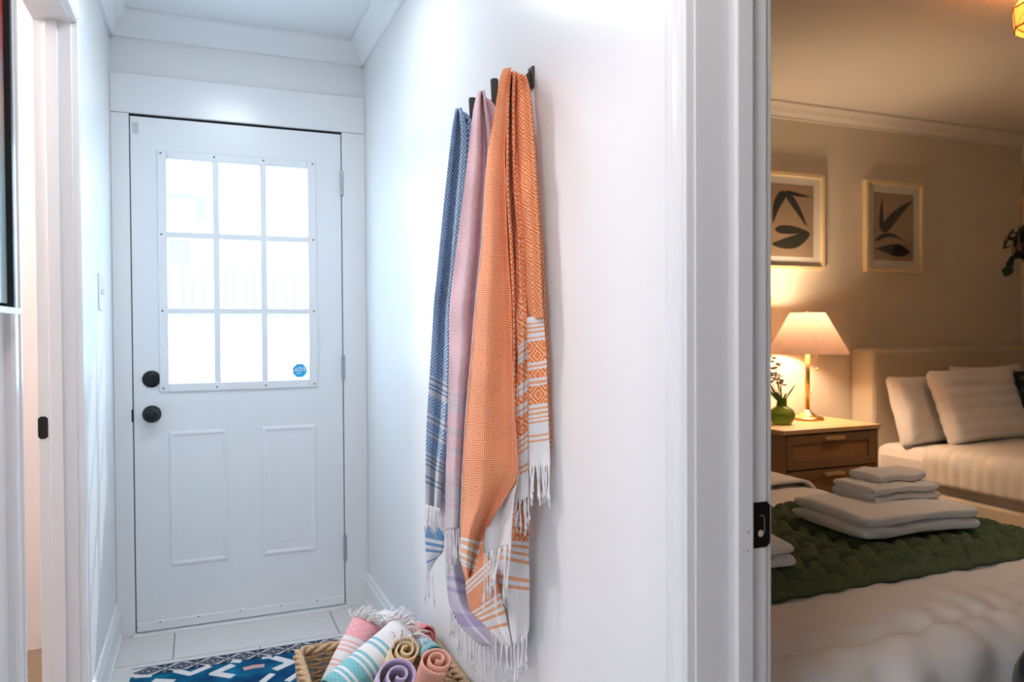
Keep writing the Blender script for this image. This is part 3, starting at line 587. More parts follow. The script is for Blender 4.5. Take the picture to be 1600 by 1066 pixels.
# border motif: nested diamonds and zigzags
def strip(mb, pts, wd, z0, z1):
    for si, ((x0, y0), (x1, y1)) in enumerate(zip(pts, pts[1:])):
        d = Vector((x1-x0, y1-y0)); zt_ = z1+.0002*(si % 2)
        if d.length < 1e-6: continue
        nn = Vector((-d.y, d.x)).normalized()*wd/2; e = d.normalized()*wd*.3
        q = [(x0-e.x+nn.x, y0-e.y+nn.y), (x1+e.x+nn.x, y1+e.y+nn.y), (x1+e.x-nn.x, y1+e.y-nn.y), (x0-e.x-nn.x, y0-e.y-nn.y)]
        mb.prism(q, lambda a, c: (a, c, z0), lambda a, c: (a, c, zt_))
yc = RY1-.040; pw = .105; mb = MB()
for yb_ in (RY1-.004, RY1-.076): strip(mb, [(RX0+.002, yb_), (RX1-.002, yb_)], .004, .006, .0082)
x = RX0+.055
while x < RX1-.05:
    for h, ww in ((.029, .046), (.019, .030), (.009, .014)):
        strip(mb, [(x-ww, yc), (x, yc+h), (x+ww, yc), (x, yc-h), (x-ww, yc)], .0055, .006, .0082)
    for s in (-1, 1):
        for q in (0, 1, 2): strip(mb, [(x+pw/2-.001, yc+s*(.008+q*.010)), (x+pw/2-.028+q*.004, yc+s*.033)], .005, .006, .0082) if x+pw/2 < RX1-.02 else None
        for q in (0, 1, 2): strip(mb, [(x+pw/2+.001, yc+s*(.008+q*.010)), (x+pw/2+.028-q*.004, yc+s*.033)], .005, .006, .0082) if x+pw/2 < RX1-.04 else None
    x += pw
mb.build('border_motif', 'rug_navy', bd, kind='stuff')
def chevron(pts, wd, m='rug_white'):
    mb = MB(); strip(mb, pts, wd, .006, .0084); mb.build('chevron', m, rug)
for x0, y0 in ((-.046, 2.87), (-.046, 2.60), (-.046, 2.33), (-.046, 2.06), (-.046, 1.79), (-.046, 1.5)):
    dy = y0-2.87
    chevron([(-.090, 2.912+dy), (-.046, 2.868+dy), (.012, 2.905+dy)], .026)
    chevron([(.088, 2.882+dy), (.030, 2.840+dy), (.084, 2.795+dy)], .030)
    chevron([(.238, 2.889+dy), (.290, 2.828+dy), (.236, 2.792+dy)], .030)
    chevron([(.40, 2.90+dy), (.44, 2.86+dy), (.48, 2.90+dy)], .026)
    chevron([(-.155, 2.858+dy), (-.105, 2.832+dy)], .030)
    chevron([(-.215, 2.918+dy), (-.175, 2.908+dy)], .022)
    chevron([(.185, 2.712+dy), (.215, 2.752+dy)], .024)
    chevron([(.095, 2.918+dy), (.118, 2.905+dy)], .018)
    chevron([(.200, 2.905+dy), (.222, 2.902+dy)], .018)
    chevron([(.265, 2.685+dy), (.300, 2.722+dy)], .024)
    chevron([(.135, 2.838+dy), (.162, 2.842+dy), (.190, 2.838+dy)], .026, 'rug_pink')
    chevron([(.10, 2.72+dy), (.13, 2.69+dy)], .024)
    chevron([(-.20, 2.75+dy), (-.14, 2.70+dy), (-.08, 2.75+dy)], .026)

# ================================================================== BASKET AND ROLLED TOWELS
BX0, BX1, BY0, BY1, BZ = .255, .652, 1.88, 2.335, .25
bk = empty('woven_basket', ((BX0+BX1)/2, (BY0+BY1)/2, .008), label='open woven seagrass basket filled with rolled towels', cat='basket')
def rrect(x0, x1, y0, y1, r, n):
    """n points round a rounded rectangle"""
    segs = []; P = []
    cs = [(x1-r, y1-r, 0), (x0+r, y1-r, PI/2), (x0+r, y0+r, PI), (x1-r, y0+r, 1.5*PI)]
    dense = []
    for cx, cy, a0 in cs:
        for k in range(9): q = a0+PI/2*k/8; dense.append((cx+r*math.cos(q), cy+r*math.sin(q), math.cos(q), math.sin(q)))
    dense.append(dense[0]); tot = [0]
    for a, c in zip(dense, dense[1:]): tot.append(tot[-1]+math.hypot(a[0]-c[0], a[1]-c[1]))
    i = 0
    n = max(4, int(n*.8))
    for k in range(n):
        s = tot[-1]*k/n
        while tot[i+1] < s: i += 1
        t = (s-tot[i])/max(1e-9, tot[i+1]-tot[i]); P.append([dense[i][q]+(dense[i+1][q]-dense[i][q])*t for q in range(4)])
    return P
stakes = 52; per = 4
rows_n = 18; mb = MB()
for r_ in range(rows_n):
    z = .022+r_*(BZ-.045)/(rows_n-1)
    ins = .020*(1-z/BZ)
    P = rrect(BX0+ins, BX1-ins, BY0+ins, BY1-ins, .03, stakes*per)
    for strand in (0, 1):
        path = []
        for k, (x, y, nx, ny) in enumerate(P+[P[0], P[1]]):
            ph = PI*k/per+PI*(strand+r_)
            path.append((x+nx*.0065*math.cos(ph)+random.uniform(-.0008, .0008), y+ny*.0065*math.cos(ph), z+.0035*math.sin(ph)*(1 if strand else -1)+random.uniform(-.0012, .0012)))
        mb.tube(path, .0066, 6, caps=False)
mb.build('weave', 'seagrass', bk, smooth=True, kind='stuff')
mb = MB()
for (x, y, nx, ny) in rrect(BX0, BX1, BY0, BY1, .03, stakes): mb.tube([(x-nx*.018, y-ny*.018, .012), (x, y, BZ-.008)], .004, 5)
mb.build('stake_frame', 'seagrass', bk, smooth=True, kind='stuff')
mb = MB()
for s in range(3):
    P = rrect(BX0, BX1, BY0, BY1, .03, 150); path = []
    for k, (x, y, nx, ny) in enumerate(P+[P[0]]):
        q = 2*PI*k/8+s*2*PI/3; path.append((x+nx*.009*math.cos(q), y+ny*.009*math.cos(q), BZ-.006+.009*math.sin(q)))
    mb.tube(path, .0075, 6, caps=False)
mb.build('rim', 'seagrass', bk, smooth=True)
P = rrect(BX0+.02, BX1-.02, BY0+.02, BY1-.02, .03, 40)
MB().prism([(p[0], p[1]) for p in P], lambda a, c: (a, c, .009), lambda a, c: (a, c, .02)).build('base', 'seagrass', bk)

def rolled(label, p0, p1, r, m, turns=2.6, squash=.88, twist=None, seed=0, tip=None, fr=0, frlen=.06):
    """towel rolled to a spiral, lying from p0 to p1"""
    if twist is None: twist = -PI/2-2*PI*turns
    p0, p1 = Vector(p0), Vector(p1); ax = (p1-p0).normalized(); up = Vector((0, 0, 1))
    side = ax.cross(up).normalized(); up = side.cross(ax).normalized()
    ns, na = int(turns*22), 12; mb = MB(); pat = []; band = []; L_ = (p1-p0).length
    for j_ in range(na+1):
        t = j_/na; c = p0.lerp(p1, t)
        for i in range(ns+1):
            g = i/ns; q = 2*PI*turns*g+twist; rr = r*(.16+.84*g)*(1+.05*noise.noise(Vector((seed*5+q*.6, t*2.5, g))))
            # ends of the inner turns stand a little proud
            e = (1-g)*.010*(-1 if t < .5 else 1)*abs(2*t-1)**3
            p = c+side*rr*math.cos(q)+up*rr*math.sin(q)*squash+ax*e
            mb.v.append(tuple(p)); pat.append((g*turns*2*PI*r*.5, t*L_)); band.append((g, t))
    mb.f = [(j_*(ns+1)+i, j_*(ns+1)+i+1, (j_+1)*(ns+1)+i+1, (j_+1)*(ns+1)+i) for j_ in range(na) for i in range(ns)]
    mb.uv = {'pat': pat, 'band': band}
    root = empty('rolled_towel', tuple((p0+p1)/2), label=label, cat='towel', group='rolled towels in the basket')
    mb.build('roll', m, root, smooth=True, solid=.005)
    if fr:
        rd = random.Random(seed); f = MB()
        for k in range(fr):
            q = rd.uniform(-.3, PI+.3) if tip is None else rd.gauss(tip, .55)
            c = p0-ax*rd.uniform(-.004, .004); rr = r*rd.uniform(.9, 1.08)
            a = c+side*rr*math.cos(q)+up*rr*math.sin(q)*squash
            d = (-ax*rd.uniform(.2, 1)+side*math.cos(q)*rd.uniform(0, .9)+up*rd.uniform(-.9, .35)).normalized()*frlen*rd.uniform(.5, 1)
            f.tube([a, a+d*.4+Vector((0, 0, .004)), a+d*.75, a+d+Vector((0, 0, -.01))], [.0016, .0017, .0015, .0026], 5)
        f.build('fringe', 'white_yarn', root, smooth=True, kind='stuff')
    return root
def sb(*xs):
    out = []
    for k, x in enumerate(xs): out.append((x, 'w' if k % 2 == 0 else 's'))
    return out
WT = (.84, .82, .84)
mat_pinkroll = cloth_mat('pink_roll', (.94, .40, .44), (.95, .56, .58), WT, (.90, .48, .46), [(0, 'p'), (.30, 'w'), (.36, 's'), (.39, 'w'), (.43, 's'), (.46, 'w'), (.50, 's'), (.53, 'w'), (.66, 's'), (.69, 'w'), (.73, 's'), (.76, 'w')], .02, .02, 2, 'dia')
mat_teal = cloth_mat('teal_roll', (.16, .50, .56), (.30, .62, .66), WT, (.26, .55, .62), [(0, 'w'), (.30, 's'), (.335, 'w'), (.37, 's'), (.41, 'w'), (.52, 's'), (.56, 'w'), (.59, 's'), (.63, 'w'), (.66, 'p'), (.78, 'w'), (.81, 'p'), (.84, 'w'), (.87, 'p')], .012, .012, 2, 'dia')
mat_coral = cloth_mat('coral_stripe_roll', (.88, .26, .26), (.92, .44, .40), WT, (.88, .42, .42), [(0, 'w'), (.25, 's'), (.30, 'w'), (.36, 's'), (.48, 'w'), (.52, 's'), (.66, 'w'), (.70, 's'), (.74, 'w'), (.78, 'p')], .02, .02, 2, 'dia')
mat_yellow = cloth_mat('yellow_roll', (.97, .70, .36), (.98, .82, .56), WT, (.88, .66, .38), [(0, 'p'), (.25, 'w'), (.3, 's'), (.6, 'w')], .01, .01, 2, 'dia')
mat_lilac = cloth_mat('lilac_roll', (.66, .50, .78), (.78, .66, .86), WT, (.60, .46, .70), [(0, 'p'), (.16, 'w'), (.2, 's'), (.25, 'w')], .012, .012, 2, 'dia')
mat_salmon = cloth_mat('salmon_roll', (.94, .42, .30), (.96, .62, .50), WT, (.9, .5, .4), [(0, 'p'), (.55, 'w'), (.6, 's'), (.66, 'w')], .012, .012, 2, 'dia')
mat_blue_r = cloth_mat('blue_roll', (.08, .22, .55), (.2, .36, .66), WT, (.1, .3, .6), [(0, 'p')], .012, .012, 2, 'dia')
def Z(u, v, z): return AT(u, v, 'z', z)
rolled('pink and white striped rolled towel at the far left of the basket', Z(572, 975, .30), Z(522, 1075, .16), .056, mat_pinkroll, seed=1, fr=46, tip=PI*.6, frlen=.05)
rolled('teal rolled towel with white stripes lying across the basket', Z(628, 990, .315), Z(520, 1085, .22), .062, mat_teal, seed=2, fr=60, frlen=.055, tip=PI/2)
rolled('coral and white striped rolled towel against the hallway wall', Z(596, 972, .285), Z(664, 997, .285), .045, mat_coral, seed=3)
rolled('pale yellow rolled towel with a white fringe standing in the basket middle', Z(634, 1016, .335), Z(612, 1060, .20), .045, mat_yellow, seed=4, fr=16, tip=PI*.5, frlen=.03)
rolled('lilac and white rolled towel at the front of the basket', Z(624, 1056, .345), Z(600, 1100, .22), .058, mat_lilac, turns=2.2, seed=5)
rolled('salmon rolled towel at the right front of the basket', Z(684, 1032, .325), Z(664, 1090, .20), .050, mat_salmon, turns=2.2, seed=6)
rolled('teal rolled towel tucked behind the salmon one', Z(652, 1004, .27), Z(676, 1024, .27), .034, mat_blue_r if False else mat_teal, seed=7)
rolled('deep blue rolled towel glimpsed at the back of the basket', Z(592, 975, .255), Z(594, 1000, .05), .034, mat_blue_r, seed=8)

# ================================================================== HALL CEILING FILL (unseen fixtures added to brighten towels and door)
dm, nt, pb = new_mat('opal_diffuser'); pb.inputs['Base Color'].default_value = (.9, .9, .88, 1); pb.inputs['Emission Color'].default_value = (1, .93, .88, 1); pb.inputs['Emission Strength'].default_value = 1.2
for cy, wt, lc, lab in ((.55, 3.0, (1, .92, .88), 'unseen round ceiling light added to brighten the hanging towels'), (2.25, 3.0, (.76, .90, 1), 'unseen round ceiling light added to brighten the entry door')):
    t = empty('ceiling_fill', (.16, cy, ZC), label=lab, cat='ceiling light', group='added hallway fill lights')
    MB().lathe([(.165, ZC), (.165, ZC-.03), (.155, ZC-.034)], (.16, cy, 0), 40).build('base', 'trim', t, smooth=False)
    MB().lathe([(.152, ZC-.033), (.140, ZC-.060), (.10, ZC-.078), (.05, ZC-.085), (.0001, ZC-.087)], (.16, cy, 0), 40).build('diffuser', dm, t, smooth=True)
    hl = light('hall_fill', 'AREA', (.16, cy, ZC-.092), wt, lc, (0, 0, 0), shape='DISK', size=.28); place(hl, t)

# ================================================================== BEDROOM
def drape(x0, x1, y0, y1, zt, zb, r, wr=.004, nx=46, ny=60, seed=0, rib=None, puff=.0, dropx=True, dropy0=True, dropy1=True, seam=None):
    """cloth lying on a box and falling over its edges"""
    def prof(s, a0, a1, d0, d1):
        # arc-length style profile: returns position, drop
        h = zt-zb; arc = r*PI/2; L0 = (h-r+arc) if d0 else 0; L1 = (h-r+arc) if d1 else 0
        top = (a1-a0)-(r if d0 else 0)-(r if d1 else 0); tot = L0+top+L1; q = s*tot
        if q < L0:
            k = L0-q
            if k < arc: a = k/r; return a0+r-r*math.sin(a), r-r*math.cos(a)
            return a0, r+(k-arc)
        if q > L0+top:
            k = q-L0-top
            if k < arc: a = k/r; return a1-r+r*math.sin(a), r-r*math.cos(a)
            return a1, r+(k-arc)
        return a0+(r if d0 else 0)+(q-L0), 0
    def fn(u, v):
        x, dx_ = prof(u, x0, x1, dropx, dropx); y, dy_ = prof(v, y0, y1, dropy0, dropy1)
        d = (dx_**4+dy_**4)**.25; d = min(d, zt-zb)
        n_ = noise.noise(Vector((x*5+seed, y*5, d*4)))+.5*noise.noise(Vector((x*13+seed, y*11, d*9)))
        z = zt-d+wr*n_
        if seam is not None:
            z -= .016*math.exp(-((y-seam)/.02)**2)+.016*math.exp(-((d-.16)/.02)**2)*0; z += .007*math.sin(x*58+6*noise.noise(Vector((x*3, 0, 0))))*math.exp(-abs(y-seam)/.05)
        if rib and d < .02: z += rib(x, y)
        side = 1 if d > .03 else d/.03
        ox = wr*2.0*n_*side
        if dx_ > dy_: x += ox*(1 if u > .5 else -1)+(rib(y, d)*(1 if u > .5 else -1) if rib else 0)
        elif dy_ > 0: y += (ox+.006*math.sin(x*38+seed))*side*(1 if v > .5 else -1)
        return (x, y, z)
    return MB().grid(fn, nx, ny)
def rbox(x0, x1, y0, y1, z0, z1): return bx(x0, x1, y0, y1, z0, z1)
# --- near bed
B1X0, B1X1, B1Y0, B1Y1, B1Z = .86, 2.30, 1.10, 3.24, .545
t = empty('bed', ((B1X0+B1X1)/2, (B1Y0+B1Y1)/2, 0), label='bed in the foreground under the green throw, seen through the doorway', cat='bed', group='twin beds')
bx(B1X0+.03, B1X1-.04, B1Y0+.05, B1Y1, .12, .28).build('bed_base', 'boucle', t, bevel=.015)
bx(B1X0+.03, B1X1-.035, B1Y0+.045, B1Y1, .281, B1Z-.018).build('mattress', 'linen', t, bevel=.05)
bx(B1X0, B1X1, B1Y1+.005, YB-.005, .05, 1.08).build('headboard', 'boucle', t, bevel=.03)
for x in (B1X0+.08, B1X1-.1):
    for y in (B1Y0+.12, B1Y1-.1): MB().lathe([(.02, 0), (.028, .121)], (x, y, 0), 12).build('leg', 'oakdark', t)
def stitch1(x, y): return -.006*math.exp(-((y-1.20)/.010)**2) if y > 1 else 0
drape(B1X0, B1X1, B1Y0-.01, B1Y1-.45, B1Z+.012, .17, .075, wr=.009, nx=170, ny=230, seed=3, dropy1=False, seam=1.19).build('duvet', 'linen', None, smooth=True, solid=.012, label='white duvet spread over the near bed', cat='duvet')
# folded-back sheet towards the pillows
drape(B1X0+.005, B1X1-.005, B1Y1-.86, B1Y1-.40, B1Z+.045, .33, .075, wr=.007, nx=50, ny=24, seed=5, dropy0=False, dropy1=False).build('top_sheet', 'linen', None, smooth=True, solid=.012, label='white folded sheet at the head of the near bed', cat='sheet')
# chunky green throw
def throw(u, v):
    x = B1X0+.06+(B1X1-B1X0-.01)*u; y = 1.40+(2.10-1.40)*v
    px_, py_ = x*16, y*13
    zig = abs(((px_*.5) % 1)-.5)*2
    lump = abs(math.sin(PI*(py_+zig*.9)))**.8*(.6+.4*abs(math.sin(PI*px_))**.7)
    e = min(1, min(u, 1-u, v, 1-v)*14)
    y += .004*math.sin(x*70)*(1 if v < .06 else 0)+.006*noise.noise(Vector((x*5, 3, v*3)))
    z = B1Z+.022+.033*lump*e+.008*e+.008*noise.noise(Vector((x*4, y*4, 1)))
    over = x-(B1X1-.075)
    if over > 0:
        a = min(over/.085, 1.45); z -= .085*(1-math.cos(a))+max(0, over-.123); x = B1X1-.075+.09*math.sin(min(a, PI/2))
    return (x, y, z)
MB().grid(throw, 150, 110).build('throw_blanket', 'green_knit', None, smooth=True, solid=.012, label='dark green chunky knit throw across the near bed', cat='blanket')
# folded white towels
def folded(label, cx, cy, z0, wx, wy, h, rot, layers=2, seed=0, mname='terry'):
    root = empty('folded_towel', (cx, cy, z0), label=label, cat='towel', group='folded towels on the near bed')
    root.rotation_euler.z = rot
    hl_ = h/layers
    for k in range(layers):
        mb = MB(); sx, sy = wx/2*(1-.02*k), wy/2*(1-.03*k)
        def fn(u, v, k=k, sx=sx, sy=sy):
            # closed rounded slab: u round the section, v along the length
            q = 2*PI*u; c, s = math.cos(q), math.sin(q)
            ex = math.copysign(abs(c)**.40, c)*sy; ez = math.copysign(abs(s)**.55, s)*hl_*.56
            g = math.sin((2*v-1)*PI/2); k2 = max(0, (abs(g)-.93)/.07); taper = math.sqrt(max(0, 1-k2*k2))
            n_ = noise.noise(Vector((g*3+seed, c*1.5, s+k*5)))
            return (g*sx, ex*(.95+.05*taper)*(1+.012*n_), hl_*(k+.5)+ez*taper+.004*n_+.003*math.sin(g*4+seed))
        mb.grid(fn, 36, 28)
        n0 = len(mb.v)
        o = mb.build('towel_fold', mname, None, smooth=True)
        o.parent = root
    return root
TZ = B1Z+.070
folded('large folded white bath towel at the bottom of the stack', 1.895, 1.70, TZ, .42, .31, .066, math.radians(-4), 2, 1)
folded('medium folded white hand towel in the middle of the stack', 1.965, 1.755, TZ+.066, .25, .185, .044, math.radians(-4), 2, 2)
folded('small folded white washcloth on top of the stack', 1.995, 1.775, TZ+.110, .185, .13, .026, math.radians(-2), 1, 3)
folded('folded white towel half hidden behind the door jamb', 1.175, 1.62, TZ-.005, .38, .28, .060, math.radians(-6), 2, 4)

# --- far bed
B2X0, B2X1, B2Y0, B2Y1, B2Z = 3.50, 4.93, 1.20, 3.23, .555
t = empty('bed', ((B2X0+B2X1)/2, 2.2, 0), label='far bed with a beige upholstered headboard beside the nightstand', cat='bed', group='twin beds')
bx(B2X0+.02, B2X1, B2Y1, YB-.005, .04, 1.075).build('headboard', 'boucle', t, bevel=.025)
bx(B2X0-.01, B2X0+.05, B2Y0, B2Y1, .13, .34).build('side_rail', 'boucle', t, bevel=.015)
bx(B2X1-.04, B2X1+.02, B2Y0, B2Y1, .13, .34).build('side_rail', 'boucle', t, bevel=.015)
bx(B2X0+.05, B2X1-.04, B2Y0-.03, B2Y0+.03, .13, .34).build('foot_rail', 'boucle', t, bevel=.015)
bx(B2X0+.02, B2X1-.02, B2Y0+.03, B2Y1, .22, B2Z-.006).build('mattress', 'linen', t, bevel=.06)
for x in (B2X0+.06, B2X1-.06):
    for y in (B2Y0+.1, B2Y1-.15): MB().lathe([(.02, 0), (.028, .131)], (x, y, 0), 12).build('leg', 'oakdark', t)
def qrib(a, b): return .005*abs(math.sin(a*PI/.062))
drape(B2X0-.012, B2X1+.012, B2Y0-.03, 2.88, B2Z+.014, .385, .07, wr=.005, nx=70, ny=150, seed=8, dropy1=False, rib=lambda a, b: .005*abs(math.sin((a if a < 3.3 else b)*PI/.062))).build('quilt', 'quilt', None, smooth=True, solid=.012, label='white channel-stitched quilt over the far bed', cat='quilt')
def pillow(name, label, cx, cy, cz, wx, hz, th, lean, yaw, m, ribs=0, cat='pillow', seed=0, group='pillows on the far bed'):
    def surf(sg):
        def fn(u, v):
            a, b2 = 2*u-1, 2*v-1
            edge = max(0, (1-a**6)*(1-b2**6))**.45
            pin = 1-.07*(1-abs(b2)**2)*abs(a)**6
            pin2 = 1-.07*(1-abs(a)**2)*abs(b2)**6
            n_ = noise.noise(Vector((a*2+seed, b2*2, sg)))
            t_ = th/2*edge*(.9+.25*n_)
            if ribs: t_ += .014*abs(math.cos(b2*ribs*PI/2))**.7*edge
            return (a*wx/2*pin, -sg*t_, b2*hz/2*pin2)
        return fn
    mb = MB().grid(surf(1), 34, 34).grid(surf(-1), 34, 34)
    o = mb.build(name, m, None, smooth=True, label=label, cat=cat, group=group)
    o.rotation_euler = (lean, 0, yaw); o.location = (cx, cy, cz); return o
pillow('pillow', 'plain white pillow nearest the nightstand, leaning on the headboard', 3.83, 3.10, .735, .62, .40, .15, math.radians(-16), math.radians(4), 'linen', seed=1)
pillow('pillow', 'white pillow peeking out behind the ribbed sham', 4.36, 3.13, .765, .60, .42, .14, math.radians(-14), 0, 'linen', seed=2)
pillow('pillow_sham', 'white quilted sham with horizontal ribs in front of the plain pillows', 3.985, 2.93, .765, .66, .42, .13, math.radians(-20), math.radians(2), 'linen', ribs=6.5, seed=3)
m, nt, pb = new_mat('dark_floral'); vo = nt.nodes.new('ShaderNodeTexVoronoi'); vo.inputs['Scale'].default_value = 26; tc = nt.nodes.new('ShaderNodeTexCoord'); rp = nt.nodes.new('ShaderNodeValToRGB')
e = rp.color_ramp.elements; e[0].position = .0; e[0].color = (.30, .17, .09, 1); e[1].position = .42; e[1].color = (.012, .022, .022, 1); q = e.new(.30); q.color = (.02, .045, .04, 1)
nt.links.new(tc.outputs['Object'], vo.inputs[0]); nt.links.new(vo.outputs[0], rp.inputs[0]); nt.links.new(rp.outputs[0], pb.inputs['Base Color']); pb.inputs['Roughness'].default_value = .9
pillow('throw_cushion', 'dark patterned cushion at the right edge of the far bed', 4.47, 2.83, .755, .46, .42, .13, math.radians(-22), math.radians(-4), m, cat='cushion', seed=4, group='pillows on the far bed')

# --- nightstand
NX0, NX1, NY0, NY1, NZ = 2.55, 3.175, 2.86, 3.37, .71
t = empty('nightstand', ((NX0+NX1)/2, (NY0+NY1)/2, 0), label='light oak topped nightstand with two brown framed drawers between the beds', cat='nightstand')
bx(NX0, NX1, NY0, NY1, NZ-.022, NZ).build('top', 'oak', t, bevel=.003)
bx(NX0+.008, NX0+.028, NY0+.012, NY1, .12, NZ-.023).build('side_panel', 'oakdark', t); bx(NX1-.028, NX1-.008, NY0+.012, NY1, .12, NZ-.023).build('side_panel', 'oakdark', t)
bx(NX0+.028, NX1-.028, NY1-.015, NY1, .12, NZ-.023).build('back_panel', 'oakdark', t); bx(NX0+.028, NX1-.028, NY0+.012, NY1-.015, .12, .14).build('bottom_panel', 'oakdark', t)
M['cane'] = mat('cane_weave', (.33, .175, .065), .7, bump=.5, bscale=300)  # cane tone darkened as well, holding the shade on the drawer fronts
for z0, z1 in ((.515, NZ-.030), (.335, .507)):
    d = frame_rect(NX0+.032, NX1-.032, z0, z1, .042, NY0+.008, NY0+.030).build('drawer', 'oakdark', t, bevel=.002)
    bx(NX0+.072, NX1-.072, NY0+.018, NY0+.026, z0+.04, z1-.04).build('drawer_panel', 'cane', d)
    bx((NX0+NX1)/2-.062, (NX0+NX1)/2+.062, NY0-.016, NY0+.009, z1-.030, z1-.012).build('handle', 'oak', d, bevel=.004, label='pale wooden pull')
bx(NX0+.032, NX1-.032, NY0+.010, NY0+.028, .142, .330).build('lower_panel', 'oakdark', t, bevel=.002)
for x in (NX0+.04, NX1-.04):
    for y in (NY0+.05, NY1-.05): MB().lathe([(.016, 0), (.022, .121)], (x, y, 0), 12).build('leg', 'oakdark', t)
# --- table lamp
LX, LY = 2.985, 3.165
t = empty('table_lamp', (LX, LY, NZ), label='lit brass table lamp with a pleated shade on the nightstand', cat='lamp')
MB().lathe([(.0001, 0), (.080, 0), (.084, .006), (.082, .013), (.060, .020), (.044, .024), (.034, .034), (.022, .040), (.016, .052), (.0001, .056)], (LX, LY, NZ), 40).build('base', 'brass', t, smooth=True)
MB().tube([(LX, LY, NZ+.05), (LX, LY, NZ+.44)], .0125, 16).build('pole', 'brass', t, smooth=True)
M['shade'] = shade_mat('pleated_shade', (.74, .50, .37), .085)
ZS0, ZS1 = 1.062, 1.278; nb = 72; vs, fs = [], []
for j_ in range(9):
    g = j_/8; r = .206+(.088-.206)*g; z = ZS0+(ZS1-ZS0)*g
    for k in range(nb):
        q = 2*PI*k/nb; rr = r*(1+(.014 if k % 2 else -.006)*(1-.3*g)); vs.append((LX+rr*math.cos(q), LY+rr*math.sin(q), z))
for j_ in range(8):
    for k in range(nb): fs.append((j_*nb+k, j_*nb+(k+1) % nb, (j_+1)*nb+(k+1) % nb, (j_+1)*nb+k))
sh = MB().add(vs, fs).build('lamp_shade', 'shade', t, smooth=False)
sp_ = MB()
for k in range(3): q = 2*PI*k/3+.4; sp_.tube([(LX, LY, ZS1-.012), (LX+.086*math.cos(q), LY+.086*math.sin(q), ZS1-.004)], .0016, 5)
sp_.build('shade_spider', 'brass', t)
MB().lathe([(.004, 0), (.009, .006), (.010, .014), (.006, .020), (.0001, .023)], (LX, LY, ZS1-.01), 14).build('finial', 'brass', t, smooth=True)
mb = MB().tube([(LX+.035, LY-.03, NZ+.42), (LX+.036, LY-.03, .985)], .0016, 5); mb.lathe([(.0001, 0), (.007, .004), (.008, .012), (.0001, .017)], (LX+.036, LY-.03, .97), 10); mb.build('pull_chain', 'brass', t)
em, nt, pb = new_mat('bulb_glow'); pb.inputs['Emission Color'].default_value = (1, .66, .36, 1); pb.inputs['Emission Strength'].default_value = 12
MB().lathe([(.0001, 0), (.012, .0), (.016, .03), (.028, .06), (.026, .082), (.012, .098), (.0001, .1)], (LX, LY, NZ+.44), 16).build('bulb', em, t, smooth=True)
o = light('lamp_bulb', 'POINT', (LX, LY, NZ+.50), 16.5, (1, .76, .52), shadow_soft_size=.05); place(o, t); bpy.data.objects['bulb'].visible_shadow = True
# --- vase and flowers
VX, VY = 2.742, 3.085
t = empty('vase', (VX, VY, NZ), label='round green glass vase on the nightstand', cat='vase')
gm, nt, pb = new_mat('green_glass'); pb.inputs['Base Color'].default_value = (.10, .19, .03, 1); pb.inputs['Transmission Weight'].default_value = .55; pb.inputs['Roughness'].default_value = .05; pb.inputs['IOR'].default_value = 1.3
MB().lathe([(.0001, .001), (.038, .001), (.055, .012), (.066, .035), (.066, .052), (.054, .074), (.034, .086), (.026, .092), (.025, .125), (.027, .130), (.024, .130), (.022, .10), (.0001, .095)], (VX, VY, NZ), 32).build('body', gm, t, smooth=True)
M['petal'] = shade_mat('white_petal', (.92, .88, .82), .45); M['stem'] = mat('flower_stem', (.05, .13, .03), .6)
rd = random.Random(4)
for k, (dx, dz, lab) in enumerate(((-.055, .305, 'tallest'), (-.02, .325, 'upright'), (-.085, .235, 'leaning'), (.0, .225, 'short'), (-.03, .245, 'middle'))):
    t = empty('flower', (VX, VY, NZ+.125), label=f'{lab} white flower stem in the green vase', cat='flower', group='flowers in the green vase')
    p1 = Vector((VX+dx, VY+rd.uniform(-.02, .02), NZ+dz))
    MB().tube([(VX+dx*.1, VY, NZ+.095), (VX+dx*.35, VY, NZ+.16), tuple(p1)], .0022, 6).build('stem', 'stem', t, smooth=True)
    for q in range(6 if dz < .3 else 3):
        c = p1+Vector((rd.uniform(-.02, .02), rd.uniform(-.02, .02), rd.uniform(-.035, .012)))
        for h in range(5):
            a = 2*PI*h/5+q; n_ = Vector((math.cos(a), math.sin(a)*.6, .5))*.024
            MB().grid(lambda u, v, c=c, n_=n_, a=a: tuple(c+n_*v*1.0+Vector((-math.sin(a), math.cos(a), 0))*(u-.5)*.026*math.sin(PI*min(.95, v+.12))+Vector((0, 0, .004*math.sin(v*PI)))), 3, 4).build('petal', 'petal', t, smooth=True, solid=.0006)
def leafmesh(p, d, w_, curl=.02):
    p, d = Vector(p), Vector(d); sd = d.cross(Vector((0, 1, .2))).normalized()
    return MB().grid(lambda u, v: tuple(p+d*v+sd*(u-.5)*w_*math.sin(PI*min(.98, v*.92+.06))+Vector((0, -abs(u-.5)*.2*w_, -curl*v*v))), 4, 8)
fr_ = empty('flower', (VX, VY, NZ+.125), label='long curled green leaf spray in the green vase', cat='flower', group='flowers in the green vase')
for d, w_ in (((.085, 0, .13), .012), ((-.035, .0, .10), .014), ((.02, -.01, .09), .016), ((-.10, 0, .12), .016), ((-.085, .01, .16), .014)): leafmesh((VX+d[0]*.1, VY, NZ+.10), d, w_, .03).build('leaf', 'stem', fr_, smooth=True, solid=.0008)

